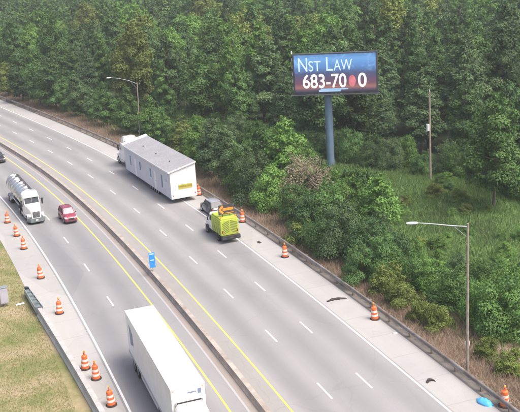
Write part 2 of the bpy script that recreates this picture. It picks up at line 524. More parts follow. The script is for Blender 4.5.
S0, S1 = -40.0, 340.0
strip('dry_verge', S0, S1, -22.5, -15.25, -0.03, M['dry_ground'], kind='structure')
strip('grass_verge', S0, S1, 13.0, 40.0, -0.03, M['near_ground'], kind='structure')
far_road = strip('road', S0, S1, -11.2, 0.32, 0.0, M['far_lanes'], kind='structure')
near_road = strip('road', S0, S1, 4.12, 12.0, 0.0, M['near_lanes'], kind='structure')
strip('road_shoulder', S0, S1, -14.35, -11.2, 0.0, M['shoulder'], kind='structure')
strip('mow_strip', S0, S1, -15.25, -14.35, 0.0, M['mow_strip'], kind='structure')
def near_off(s):
    return 14.2 + (s - 49.7) * 0.058
strip('road_shoulder', S0, S1, 12.0, lambda s: min(15.7, near_off(s) + .1), 0.0, M['shoulder'], kind='structure')
strip('median_pavement', S0, S1, 0.32, 2.0, 0.0, M['median_far'], kind='structure')
strip('median_pavement', S0, S1, 2.0, 2.98, 0.0, M['median_dirt'], kind='structure')
strip('gutter', S0, S1, 2.98, 3.16, 0.004, M['gutter'], kind='structure')
strip('median_pavement', S0, S1, 3.16, 4.12, 0.0, M['median'], kind='structure')

def line(parent, o, wdt, m, name):
    strip(name, S0, S1, o - wdt / 2, o + wdt / 2, 0.005, m, parent)
line(far_road, 0.0, 0.17, M['yellow_line'], 'yellow_edge_line')
line(far_road, -10.95, 0.17, M['white_line'], 'white_edge_line')
line(near_road, 4.43, 0.17, M['yellow_line'], 'yellow_edge_line')
line(near_road, 11.72, 0.19, M['white_line'], 'white_edge_line')
for par, o, ph in ((far_road, -3.66, 43.3), (far_road, -7.32, 43.45), (near_road, 8.10, 47.8)):
    k = -6
    while ph + 12.07 * k < 330:
        c = ph + 12.07 * k
        strip('lane_dash', c - 1.5, c + 1.5, o - 0.075, o + 0.075, 0.005, M['dash_line'], par, step=1.5)
        k += 1

# concrete barrier down the middle
prof = [(1.72, 0.0), (1.72, .08), (1.80, .25), (1.82, .62), (2.26, .62), (2.29, .25), (2.39, .08), (2.39, 0.0)]
mb_ = thing('median_barrier', 'long stained concrete barrier between the two carriageways', 'barrier', RP(80, 2.22))
mbo = mb_.location.copy()
def place_abs(o, root):
    o.matrix_parent_inverse = Matrix.Translation(-root.location)
s = S0
while s < S1 - 1:
    e = s + 6.1
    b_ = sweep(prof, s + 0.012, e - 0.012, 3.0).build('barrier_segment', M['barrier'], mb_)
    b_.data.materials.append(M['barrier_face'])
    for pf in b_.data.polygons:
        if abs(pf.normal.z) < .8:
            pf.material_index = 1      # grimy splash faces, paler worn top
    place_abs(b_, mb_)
    s = e

# guard rail on the far shoulder
gr = thing('guardrail', 'weathered steel guard rail along the far shoulder', 'guardrail', RP(80, -14.7))
wp = [(-14.70, .40), (-14.62, .44), (-14.60, .50), (-14.68, .565), (-14.68, .605), (-14.60, .67), (-14.62, .73), (-14.70, .77), (-14.73, .77), (-14.71, .60), (-14.73, .40)]
wp = [(o, z * 1.2) for o, z in wp]
g_ = sweep(wp, -10, 300, 3.8).build('rail', M['rail'], gr)
place_abs(g_, gr)
pm = MB().box(-.08, .08, -.10, .10, -.3, .90).mesh('post')
pm.materials.append(M['post'])
s = -8.0
while s < 300:
    p = obj('post', pm, None, gr)
    p.location = RP(s, -14.85) - gr.location
    p.rotation_euler.z = RH(s)
    s += 3.8

# near-side parapet and its crash cushion
pp = [(-.38, 0), (-.38, .12), (-.26, .36), (-.22, .95), (.22, .95), (.26, .36), (.38, .12), (.38, 0)]
pa = thing('parapet', 'pale concrete parapet wall beside the grass verge, lower left', 'barrier', RP(60, near_off(60)))
s = -10.0
while s < 71.3:
    e = min(s + 6.1, 71.5)
    b_ = sweep(pp, s + .012, e - .012, 3.0, near_off).build('barrier_segment', M['parapet'], pa)
    place_abs(b_, pa)
    s = e

def crash_cushion():
    c0 = RP(71.7, near_off(71.7))
    c1 = RP(78.6, near_off(78.6))
    d = c1 - c0
    t = thing('crash_cushion', 'dark grey crash cushion at the end of the pale parapet', 'crash cushion', c0, math.atan2(d.y, d.x))
    for i in range(5):
        x = .05 + i * 1.25
        wd = .36 - .02 * i
        MB().box(x, x + .08, -wd, wd, .1, 1.0).build('diaphragm', M['cushion'], t, .01)
        for sg in (-1, 1):
            MB().hexa([(x + .09, sg * wd - .03, .35), (x + 1.24, sg * (wd - .02) - .03, .35), (x + 1.24, sg * (wd - .02) + .03, .35), (x + .09, sg * wd + .03, .35),
                       (x + .09, sg * wd - .03, .98), (x + 1.24, sg * (wd - .02) - .03, .98), (x + 1.24, sg * (wd - .02) + .03, .98), (x + .09, sg * wd + .03, .98)]).build('fender_panel', M['cushion_side'], t, .01)
        MB().box(x + .12, x + 1.2, -wd + .08, wd - .08, .12, .85).build('cartridge', M['cushion'], t, .04)
    r = [[(6.35 + .55 * math.sin(a) , .27 * math.cos(a), z) for a in np.linspace(0, math.pi, 9)] for z in (.15, .98)]
    MB().loft(r, True, True).build('nose', M['black'], t)
crash_cushion()

# ------------------------------------------------------------------ wheels and cars
_wheel = {}
def wheel_meshes(r, wd, steel=True):
    k = (round(r, 3), round(wd, 3))
    if k not in _wheel:
        prof = [(r * .62, -wd / 2), (r * .93, -wd / 2), (r, -wd * .36), (r, wd * .36), (r * .93, wd / 2), (r * .62, wd / 2)]
        n = 22
        rings = [[(rr * math.cos(2 * math.pi * i / n), y, rr * math.sin(2 * math.pi * i / n)) for i in range(n)] for rr, y in prof]
        a = MB().loft(rings, False, True).mesh('tyre')
        a.materials.append(M['tyre'])
        prof = [(r * .64, -wd * .46), (r * .55, -wd * .40), (r * .5, -wd * .28), (r * .18, -wd * .30), (r * .14, -wd * .42), (r * .14, wd * .42), (r * .18, wd * .30), (r * .5, wd * .28), (r * .55, wd * .40), (r * .64, wd * .46)]
        rings = [[(rr * math.cos(2 * math.pi * i / n), y, rr * math.sin(2 * math.pi * i / n)) for i in range(n)] for rr, y in prof]
        b = MB().loft(rings, True, True).mesh('rim')
        b.materials.append(M['rim'])
        _wheel[k] = (a, b)
    return _wheel[k]
def wheel(t, x, y, r, wd):
    a, b = wheel_meshes(r, wd)
    wv = obj('wheel', a, None, t)
    wv.location = (x, y, r)
    obj('rim', b, None, wv)

def ring(x, hw, zb, zt, crown=.03):
    h = zt - zb
    half = [(hw * .86, zb), (hw * .97, zb + .08 * h), (hw, zb + .35 * h), (hw, zb + .62 * h), (hw * .965, zb + .88 * h), (hw * .87, zt), (hw * .5, zt + crown * .7)]
    return [(x, y, z) for y, z in half] + [(x, 0, zt + crown)] + [(x, -y, z) for y, z in half[::-1]]

def car(name, label, paint, loc, rz, L, W, H, wsb, rf, rr, rb, belt=.98, hood=.92, nose=.70, glass='glass', front_glass=None, zs=1.0, tail=None, roof=None):
    t = thing(name, label, 'car', loc, rz, zs=zs)
    hw, hl = W / 2, L / 2
    tail = tail or belt
    secs = [(-hl, hw * .80, .34, tail - .22), (-hl + .10, hw * .93, .24, tail - .05), (-hl + .45, hw * .99, .20, tail), (rb, hw, .20, belt), (0, hw, .20, belt), (wsb - .25, hw, .20, belt - .01),
            (wsb + .12, hw * .99, .20, hood), (hl - .55, hw * .96, .20, (hood + nose) / 2 + .04), (hl - .16, hw * .90, .22, nose), (hl, hw * .74, .30, nose - .17)]
    MB().loft([ring(*q) for q in secs], True, True).build('body', M[paint], t)
    gb, gt = hw * .91, hw * .72
    def gr_(x, zt, top):
        return [(x, -gb, belt - .06), (x, -top, zt), (x, top, zt), (x, gb, belt - .06)]
    zr = H - .05
    # side and rear glass as one inner body, then windshield on its own
    MB().loft([gr_(rb, belt + .01, gb * .93), gr_(rr, zr - .03, gt * .97), gr_((rr + rf) / 2, zr, gt), gr_(rf, zr - .02, gt), gr_(wsb - .12, belt + .05, gb * .93)], True, False).build('window_band', M[glass], t, .02)
    e = .015
    MB().hexa([(wsb + .02, -gb * .90, hood + .02), (rf + .06, -gt * .90, zr - .03), (rf + .06, gt * .90, zr - .03), (wsb + .02, gb * .90, hood + .02),
               (wsb + .02 + e, -gb * .90, hood + .045), (rf + .06 + e, -gt * .90, zr - .005), (rf + .06 + e, gt * .90, zr - .005), (wsb + .02 + e, gb * .90, hood + .045)]).build('windshield', M[front_glass or glass], t)
    rs = []
    for x, k, dz in ((rr - .06, .93, -.035), (rr + .2, 1.0, 0), ((rr + rf) / 2, 1.02, .02), (rf - .2, 1.0, 0), (rf + .05, .93, -.035)):
        rs.append([(x, -gt * k - .03, zr - .05 + dz), (x, -gt * k, zr + .02 + dz), (x, -gt * k * .6, zr + .045 + dz), (x, 0, zr + .055 + dz), (x, gt * k * .6, zr + .045 + dz), (x, gt * k, zr + .02 + dz), (x, gt * k + .03, zr - .05 + dz)])
    MB().loft(rs, True, True).build('roof', M[roof or paint], t)
    for sg in (-1, 1):
        p = MB()
        p.cyl((wsb - .02, sg * gb * .96, belt - .02), (rf + .02, sg * (gt + .01), zr - .01), .05, .04, 6)
        p.build('front_pillar', M[paint], t)
        p = MB()
        xm = (rf + rr) / 2
        p.cyl((xm, sg * (gb + .015), belt - .03), (xm - .05, sg * (gt + .02), zr - .01), .045, .04, 6)
        p.build('door_pillar', M[paint], t)
        p = MB()
        p.cyl((rb + .08, sg * gb * .97, belt - .02), (rr - .02, sg * (gt + .005), zr - .02), .09, .06, 6)
        p.build('rear_pillar', M[paint], t)
        MB().box(wsb - .42, wsb - .22, sg * (hw + .10) - .09, sg * (hw + .10) + .09, belt - .02, belt + .13).build('mirror', M[paint], t, .04)
        MB().hexa([(hl - .34, sg * hw * .86 - .10, nose - .12), (hl - .06, sg * hw * .72 - .12, nose - .14), (hl - .06, sg * hw * .72 + .12, nose - .14), (hl - .34, sg * hw * .86 + .08, nose - .12),
                   (hl - .38, sg * hw * .86 - .10, nose + .035), (hl - .12, sg * hw * .72 - .12, nose + .01), (hl - .12, sg * hw * .72 + .12, nose + .01), (hl - .38, sg * hw * .86 + .08, nose + .035)]).build('headlight', M['head_lens'], t, .02)
        MB().box(-hl - .01, -hl + .22, sg * hw * .78 - .13, sg * hw * .78 + .13, tail - .36, tail - .10).build('tail_light', M['red_lens'], t, .03)
        for xw in (hl - .90, -hl + .82):
            n = 14
            q = MB()
            rg = [[(xw + .40 * math.cos(a), sg * y, .33 + .40 * math.sin(a)) for a in np.linspace(-.35, math.pi + .35, n)] for y in (hw - .28, hw + .006)]
            q.loft(rg, True, True).build('wheel_arch', M['black'], t)
            wheel(t, xw, sg * (hw - .095), .33, .23)
    MB().box(hl - .10, hl + .025, -hw * .46, hw * .46, nose - .30, nose - .08).build('grille', M['black'], t, .02)
    MB().box(hl - .12, hl + .03, -hw * .70, hw * .70, .24, .38).build('bumper', M['black'], t, .03)
    MB().box(-hl - .03, -hl + .12, -hw * .74, hw * .74, .28, .46).build('bumper', M['black'], t, .03)
    MB().box(-hl - .045, -hl - .03, -.16, .16, .50, .66).build('license_plate', M['reflective'], t)
    return t

ZS = 1.22     # vehicles sit a little tall in this picture

def heading(s, forward):
    return RH(s) + (0 if forward else math.pi)

car('red_hatchback', 'dark red hatchback driving towards the viewer beside the median line', 'red_paint', RP(105.0, 5.85), heading(105, False) + .02, 4.25, 1.80, 1.62, 1.02, .42, -1.45, -1.95,
    belt=1.0, hood=.98, nose=.78, front_glass='glass_light', zs=ZS)
car('silver_suv', 'dark car with silver roof stopped on the far shoulder before the lime truck', 'dark_paint', RP(96.4, -12.3), heading(96.4, True), 4.9, 1.96, 1.72, .95, .30, -1.75, -2.25,
    belt=1.06, hood=1.04, nose=.84, zs=1.2, roof='silver_paint')
car('black_car', 'black car cut off by the left edge of the picture', 'black_paint', RP(151.0, 6.3), heading(151, False), 4.7, 1.82, 1.48, .95, .25, -1.1, -1.75,
    belt=.95, hood=.9, nose=.72, zs=1.15)

# ------------------------------------------------------------------ trucks
def tractor(name, label, loc, rz, zs, sleeper=True, group=None, roof_h=3.75):
    """white bonneted road tractor, front bumper at x = 0, wheels on z = 0"""
    t = thing(name, label, 'truck', loc, rz, group, zs)
    W_ = M['white']
    def rr(x, hw, zb, zt, b=.18):
        return [(x, -hw, zb), (x, -hw, zt - b), (x, -hw + b * .9, zt), (x, hw - b * .9, zt), (x, hw, zt - b), (x, hw, zb)]
    MB().loft([rr(-.12, .62, .75, 1.55, .2), rr(-.45, .72, .72, 1.78, .22), rr(-1.3, .86, .70, 1.98, .22), rr(-2.25, 1.0, .70, 2.12, .22)], True, False).build('hood', W_, t, .05)
    for sg in (-1, 1):
        pts = []
        for a in np.linspace(.05, math.pi - .05, 9):
            pts.append((-1.15 + .66 * math.cos(a), .50 + .62 * math.sin(a)))
        q = MB().loft([[(x, sg * y, z) for x, z in pts] + [(x, sg * y, z - .07) for x, z in pts[::-1]] for y in (.62, 1.16)], True, False)
        q.build('fender', W_, t, .03)
        MB().box(-.62, -.14, sg * .88 - .20, sg * .88 + .20, .95, 1.22).build('headlight', M['head_lens'], t, .05)
        wheel(t, -1.15, sg * 1.0, .50, .30)
        # cab side window, door handle, mirrors, tank, stack
        MB().hexa([(-2.85, sg * 1.13 - .02, 1.98), (-2.38, sg * 1.13 - .02, 1.98), (-2.38, sg * 1.13 + .02, 1.98), (-2.85, sg * 1.13 + .02, 1.98),
                   (-2.85, sg * 1.09 - .02, 2.62), (-2.55, sg * 1.09 - .02, 2.62), (-2.55, sg * 1.09 + .02, 2.62), (-2.85, sg * 1.09 + .02, 2.62)]).build('side_window', M['glass'], t)
        q = MB().box(-2.42, -2.30, sg * 1.42 - .11, sg * 1.42 + .11, 1.85, 2.55)
        q.cyl((-2.36, sg * 1.12, 2.45), (-2.36, sg * 1.35, 2.45), .02, n=5)
        q.build('mirror', M['black'], t, .03)
        MB().cyl((-3.0, sg * .92, .62), (-4.5, sg * .92, .62), .30, n=14).build('fuel_tank', M['chrome'], t)
        MB().box(-2.95, -2.15, sg * 1.0 - .15, sg * 1.0 + .15, .42, .66).build('step', M['chrome'], t, .02)
        for xw in (-5.55, -6.85):
            for yy in (.98, .66):
                wheel(t, xw, sg * yy, .50, .27)
        MB().cyl((-4.05 if not sleeper else -5.02, sg * .98, .9), (-4.05 if not sleeper else -5.02, sg * .98, 3.3), .075, n=10).build('exhaust_stack', M['chrome'], t)
        MB().box(-7.2, -5.1, sg * .82 - .33, sg * .82 + .33, 1.07, 1.11).build('mud_guard', M['chassis'], t, .01)
    back = -4.9 if sleeper else -3.75
    top = roof_h
    cab = [rr(-2.18, 1.02, .70, 2.05, .1), rr(-2.30, 1.08, .70, 2.12, .1), rr(-2.62, 1.11, .70, 2.80, .16), rr(-2.95, 1.13, .70, 3.0, .2)]
    MB().loft(cab + [rr(-3.6, 1.14, .70, 3.05, .2)], True, False).build('cab', W_, t, .04)
    MB().loft([rr(-3.6, 1.15, .75, 3.05, .22), rr(back, 1.17, .75, 3.05, .22)], True, False).build('sleeper', W_, t, .04)
    MB().loft([rr(-2.72, .70, 2.86, 3.02, .05), rr(-3.1, .98, 2.9, top - .30, .2), rr(-3.7, 1.10, 2.9, top - .05, .25), rr(back, 1.15, 2.9, top, .28)], True, True).build('roof_fairing', W_, t, .05)
    e = .035
    for sg in (-1, 1):
        y0, y1 = (0.03 * sg, .96 * sg)
        MB().hexa([(-2.25 + e, min(y0, y1), 2.14), (-2.585 + e, min(y0, y1) * .97, 2.74), (-2.585 + e, max(y0, y1) * .97, 2.74), (-2.25 + e, max(y0, y1), 2.14),
                   (-2.28 + e + .05, min(y0, y1), 2.15), (-2.615 + e + .05, min(y0, y1) * .97, 2.75), (-2.615 + e + .05, max(y0, y1) * .97, 2.75), (-2.28 + e + .05, max(y0, y1), 2.15)]).build('windshield', M['glass'], t)
    MB().box(-2.56, -2.36, -1.02, 1.02, 2.77, 2.84).build('visor', W_, t, .02)
    g = MB().box(-.15, -.07, -.48, .48, .84, 1.50).build('grille', M['chassis'], t, .03)
    for i in range(6):
        MB().box(-.068, -.045, -.46, .46, .90 + i * .1, .93 + i * .1).build('grille_bar', M['chrome'], g)
    MB().loft([[(0, -.85, .30), (0, -.85, .74), (0, .85, .74), (0, .85, .30)], [(-.42, -1.18, .32), (-.42, -1.18, .76), (-.42, 1.18, .76), (-.42, 1.18, .32)]][::-1], True).build('bumper', M['cushion'], t, .04)
    MB().box(.005, .02, -.16, .16, .46, .62).build('license_plate', M['reflective'], t)
    MB().box(-7.6, -.4, -.42, .42, .55, .90).build('chassis', M['chassis'], t, .02)
    MB().cyl((-6.3, 0, .92), (-6.3, 0, 1.16), .48, n=14).build('fifth_wheel', M['chassis'], t)
    MB().box(back - .25, back - .02, -.7, .7, .95, 2.2).build('air_dam', M['chassis'], t, .02)
    return t

def trailer_axles(t, xs, r=.5):
    for x in xs:
        MB().box(x - .06, x + .06, -.95, .95, r - .06, r + .06).build('axle', M['chassis'], t)
        for sg in (-1, 1):
            for yy in (1.06, .74):
                wheel(t, x, sg * yy, r, .27)

def box_trailer(label, loc, rz, zs, L=16.2):
    t = thing('box_trailer', label, 'trailer', loc, rz, zs=zs)
    Wt = M['trailer_white']
    z0, z1 = 1.15, 4.12
    MB().box(-L, 0, -1.28, 1.28, z0, z1 - .015).build('side_wall', Wt, t, .03)
    MB().box(-L + .03, -.03, -1.25, 1.25, z1 - .01, z1 + .015).build('roof', Wt, t, .01)
    for sg in (-1, 1):
        MB().box(-L - .01, .01, sg * 1.285 - .022, sg * 1.285 + .022, z1 - .14, z1 + .01).build('top_rail', M['steel'] if False else M['white'], t, .008)
        MB().box(-L - .01, .01, sg * 1.285 - .022, sg * 1.285 + .022, z0 - .12, z0 + .06).build('bottom_rail', M['steel'], t, .008)
        MB().box(-5.0, -4.88, sg * .85 - .06, sg * .85 + .06, .25, z0).build('landing_leg', M['chassis'], t)
        MB().box(-12.0, -6.0, sg * 1.15 - .02, sg * 1.15 + .02, .45, z0 - .14).build('side_skirt', M['white'], t, .01)
        for i in range(13):
            x = -L + .9 + i * 1.2
            if sg > 0:
                MB().box(x, x + .035, -1.2, 1.2, z1 + .0155, z1 + .024).build('roof_seam', M['cladding'], t)
            MB().box(x, x + .05, sg * 1.285 - .006, sg * 1.285 + .006, z0 + .07, z1 - .15).build('side_rib', Wt, t)
    # dark painted mark on the right hand side near the back, lying on the wall
    for i in range(3):
        x = -L + 1.35 + i * .43
        MB().hexa([(x, -1.2975, 2.05 + i * .1), (x + .42, -1.2975, 2.05 + i * .1), (x + .42, -1.2925, 2.05 + i * .1), (x, -1.2925, 2.05 + i * .1),
                   (x - .1, -1.2975, 3.40 - i * .12), (x + .32, -1.2975, 3.40 - i * .12), (x + .32, -1.2925, 3.40 - i * .12), (x - .1, -1.2925, 3.40 - i * .12)]).build('logo_mark', M['logo_blue'], t)
    MB().box(.012, .045, -1.29, 1.29, z1 - .085, z1 - .02).build('front_rail', M['cladding'], t, .005)
    MB().box(.012, .05, -1.0, 1.0, z1 - 1.02, z1 - .93).build('hose_bar', M['chassis'], t, .005)
    # nose panel with its little plate and lamps
    MB().box(.005, .03, -1.2, 1.2, z1 - .75, z1 - .10).build('nose_panel', Wt, t, .01)
    MB().box(.032, .04, -.05, .60, z1 - .47, z1 - .38).build('name_strip', M['logo_blue'], t)
    MB().box(.032, .045, .72, .98, z1 - .58, z1 - .28).build('number_plate', M['logo_blue'], t)
    for y in (-1.1, 1.1):
        MB().box(.032, .055, y - .05, y + .05, z1 - .2, z1 - .14).build('marker_lamp', M['amber_lens'], t)
    MB().box(-1.5, -.1, -.9, .9, .98, z0 - .01).build('kingpin_plate', M['chassis'], t)
    for sg in (-1, 1):
        MB().box(-L + .1, -2, sg * .5 - .06, sg * .5 + .06, .85, z0 - .01).build('frame_rail', M['chassis'], t)
        MB().box(-L - .03, -L - .005, sg * .63 - .61, sg * .63 + .61, z0 + .1, z1 - .2).build('rear_door', M['white'], t, .01)
        MB().box(-L - .02, -L + .05, sg * .6 - .05, sg * .6 + .05, .5, z0 - .13).build('guard_post', M['chassis'], t)
    MB().box(-L - .06, -L + .03, -1.1, 1.1, .42, .54).build('underride_guard', M['reflective'], t, .01)
    trailer_axles(t, (-L + 1.6, -L + 2.9))
    return t

ZT = 1.27
box_s = 39.35
tr_l = RP(box_s, 8.68)
tr_h = heading(47.0, False) - .012
box_trailer('white box trailer of the near truck, its roof fully seen', tr_l, tr_h, ZT)
tl = tr_l + Vector((math.cos(tr_h), math.sin(tr_h), 0)) * 5.15
tractor('road_tractor', 'white road tractor pulling the box trailer, cut by the bottom edge', tl, tr_h, ZT * .98, roof_h=3.25)

# tanker
tk_h = heading(110, False)
tk = RP(105.6, 9.95)
tractor('road_tractor', 'white road tractor hauling the silver tanker, left of the red car', tk, tk_h, 1.2, sleeper=False, roof_h=3.35)
def tanker():
    t = thing('tank_trailer', 'silver tank trailer behind the white tractor at the left edge', 'trailer', tk - Vector((math.cos(tk_h), math.sin(tk_h), 0)) * 4.55, tk_h, zs=1.2)
    L = 11.6
    zc, R = 2.15, 1.08
    prof = [(-L - .28, .45), (-L - .2, .75), (-L - .05, 1.0), (-L + .12, R), (-.45, R), (-.26, 1.0), (-.1, .75), (0, .4)]
    n = 24
    MB().loft([[(x, 1.08 * r * math.cos(2 * math.pi * i / n), zc + r * .98 * math.sin(2 * math.pi * i / n)) for i in range(n)] for x, r in prof], True, True).build('tank', M['tank'], t)
    for i in range(8):
        x = -.5 - i * (L - .9) / 7
        MB().loft([[(xx, 1.08 * rr * math.cos(2 * math.pi * k / n), zc + rr * .98 * math.sin(2 * math.pi * k / n)) for k in range(n)] for xx, rr in ((x - .06, R - .01), (x - .05, R + .035), (x + .05, R + .035), (x + .06, R - .01))], False, True).build('hoop', M['chrome'], t)
    for i in range(3):
        x = -2.0 - i * 3.2
        h_ = MB().cyl((x, 0, zc + R - .06), (x, 0, zc + R + .16), .30, n=14).build('manhole', M['white'], t)
        MB().cyl((x, 0, zc + R + .161), (x, 0, zc + R + .22), .24, n=14).build('lid', M['chassis'], h_)
    MB().box(-L + .5, -.7, .40, .72, zc + R - .06, zc + R - .02).build('walkway', M['chassis'], t)
    for sg in (-1, 1):
        MB().box(-L + .3, -.6, sg * .55 - .07, sg * .55 + .07, .95, 1.25).build('frame_rail', M['chassis'], t)
        MB().box(-3.4, -3.28, sg * .8 - .06, sg * .8 + .06, .3, 1.2).build('landing_leg', M['chassis'], t)
        for x0 in (-L + .4, -L + 1.7):
            MB().loft([[(x0 + .7 + .62 * math.cos(a), sg * y, .5 + .60 * math.sin(a)) for a in np.linspace(.2, math.pi - .2, 8)] + [(x0 + .7 + .58 * math.cos(a), sg * y, .5 + .56 * math.sin(a)) for a in np.linspace(math.pi - .2, .2, 8)] for y in (.55, 1.22)], True).build('fender', M['chrome'], t)
    MB().cyl((-L + 1.0, -.9, .9), (-1.0, -.9, .9), .09, n=8).build('hose_tube', M['chrome'], t)
    MB().box(-6.6, -5.6, -.9, .9, .55, 1.1).build('valve_box', M['chassis'], t, .03)
    trailer_axles(t, (-L + 1.1, -L + 2.4))
    return t
tanker()

# half of a factory-built house on wheels with its toter
def mobile_home():
    s0, s1 = 103.6, 126.0
    off = -11.15
    a, b = RP(s0, off + .22), RP(s1, off - .1)
    d = b - a
    L = d.length
    h = math.atan2(d.y, d.x)
    t = thing('mobile_home_section', 'white half section of a factory house with grey sloping roof on wheels', 'mobile home', a, h)
    hw = 1.98
    zb, ze, zr = .70, 4.85, 5.78     # floor line, eave on the left (near) side, ridge on the right
    MB().hexa([(0, -hw, zb), (L, -hw, zb), (L, hw, zb), (0, hw, zb), (0, -hw, zr - .07), (L, -hw, zr - .07), (L, hw, ze - .07), (0, hw, ze - .07)]).build('wall', M['cladding'], t, .015)
    # wrapped back wall, slightly proud
    MB().hexa([(-.035, -hw + .02, zb + .02), (-.004, -hw + .02, zb + .02), (-.004, hw - .02, zb + .02), (-.035, hw - .02, zb + .02), (-.035, -hw + .02, zr - .16), (-.004, -hw + .02, zr - .16), (-.004, hw - .02, ze - .14), (-.035, hw - .02, ze - .14)]).build('rear_wall', M['plastic_wrap'], t)
    rf = MB().hexa([(-.25, -hw - .05, zr - .06), (L + .2, -hw - .05, zr - .06), (L + .2, hw + .28, ze - .16), (-.25, hw + .28, ze - .16), (-.25, -hw - .05, zr + .06), (L + .2, -hw - .05, zr + .06), (L + .2, hw + .28, ze - .04), (-.25, hw + .28, ze - .04)]).build('roof', M['shingle'], t)
    MB().box(-.26, L + .21, hw + .283, hw + .32, ze - .22, ze - .02).build('fascia', M['door_white'], rf)
    MB().hexa([(-.285, -hw - .06, zr - .12), (-.255, -hw - .06, zr - .12), (-.255, hw + .3, ze - .22), (-.285, hw + .3, ze - .22), (-.285, -hw - .06, zr + .08), (-.255, -hw - .06, zr + .08), (-.255, hw + .3, ze - .02), (-.285, hw + .3, ze - .02)]).build('rake_board', M['door_white'], rf)
    # white plastic folded over the front edge of the roof
    MB().hexa([(L - .75, -hw - .08, zr + .065), (L + .25, -hw - .08, zr + .065), (L + .25, hw + .30, ze - .035), (L - .55, hw + .30, ze - .035), (L - .75, -hw - .08, zr + .12), (L + .25, -hw - .08, zr + .22), (L + .25, hw + .30, ze + .12), (L - .55, hw + .30, ze + .02)]).build('wrap_fold', M['plastic_wrap'], rf)
    for x in (4.2, 10.5, 17.0):
        v = MB().cyl((x, .4, 5.0), (x, .4, 5.42), .09, n=8)
        v.build('vent_pipe', M['chassis'], rf)
    yq = hw
    def panel(name, x0, x1, z0, z1, m, fr=.06):
        f_ = MB().box(x0 - fr, x1 + fr, yq + .002, yq + .05, z0 - fr, z1 + fr).build(name, M['door_white'], t)
        MB().box(x0, x1, yq + .052, yq + .062, z0, z1).build('pane', m, f_)
    for x0, x1, z0, z1 in ((1.5, 1.75, 3.0, 3.5), (3.3, 3.95, 1.75, 3.7), (8.6, 9.3, 2.2, 3.6), (13.9, 14.6, 2.2, 3.6), (19.0, 19.7, 2.0, 3.6)):
        panel('window', x0, x1, z0, z1, M['bill_steel'])
    for x0, x1 in ((6.4, 7.35), (16.3, 17.25)):
        dr = MB().box(x0, x1, yq + .002, yq + .06, zb + .05, 3.55).build('door', M['door_white'], t)
        MB().cyl((x0 + .12, yq + .06, 2.2), (x0 + .12, yq + .13, 2.2), .04, n=8).build('handle', M['steel'], dr)
    for i in range(11):     # lap siding battens
        MB().box(.02, L - .02, yq + .0005, yq + .016, zb + .12 + i * .33, zb + .15 + i * .33).build('siding_lap', M['cladding'], t)
    bn = MB().box(-.075, -.04, -1.28, .82, 2.05, 2.72).build('oversize_banner', M['banner'], t)
    tx = bpy.data.curves.new('banner_text', 'FONT')
    tx.body = 'OVERSIZE LOAD'
    tx.size, tx.extrude = .36, .004
    tx.align_x = tx.align_y = 'CENTER'
    put_text(tx, bn, M['banner_text'], Matrix(((0, 0, -1, -.083), (-.78, 0, 0, -.23), (0, 1.05, 0, 2.385), (0, 0, 0, 1))), 'banner_lettering')
    for sg in (-1, 1):
        MB().box(-.06, -.03, sg * 1.65 - .06, sg * 1.65 + .06, 1.05, 1.3).build('tail_light', M['red_lens'], t, .02)
        MB().box(.2, L + 1.2, sg * .9 - .07, sg * .9 + .07, .52, .79).build('chassis_beam', M['chassis'], t)
        for i in range(5):
            wheel(t, 6.5 + i * .92, sg * (hw - .25), .40, .22)
    MB().box(L, L + 1.6, -.12, .12, .55, .78).build('hitch', M['chassis'], t)
    return t, b, h

def put_text(curve, parent, m, mtx, name):
    o = bpy.data.objects.new('lettering_source', curve)
    COL.objects.link(o)
    dg = bpy.context.evaluated_depsgraph_get()
    me = bpy.data.meshes.new_from_object(o.evaluated_get(dg))
    bpy.data.objects.remove(o, do_unlink=True)
    me.name = name
    me.transform(mtx)
    me.materials.clear()
    return obj(name, me, m, parent)

_, home_front, home_h = mobile_home()
tf = home_front + Vector((math.cos(home_h), math.sin(home_h), 0)) * 8.4
tractor('toter_truck', 'white toter truck hauling the mobile home, mostly hidden ahead of it', tf + Vector((.0, .0, 0)), home_h + .03, 1.42, sleeper=True, roof_h=3.75)

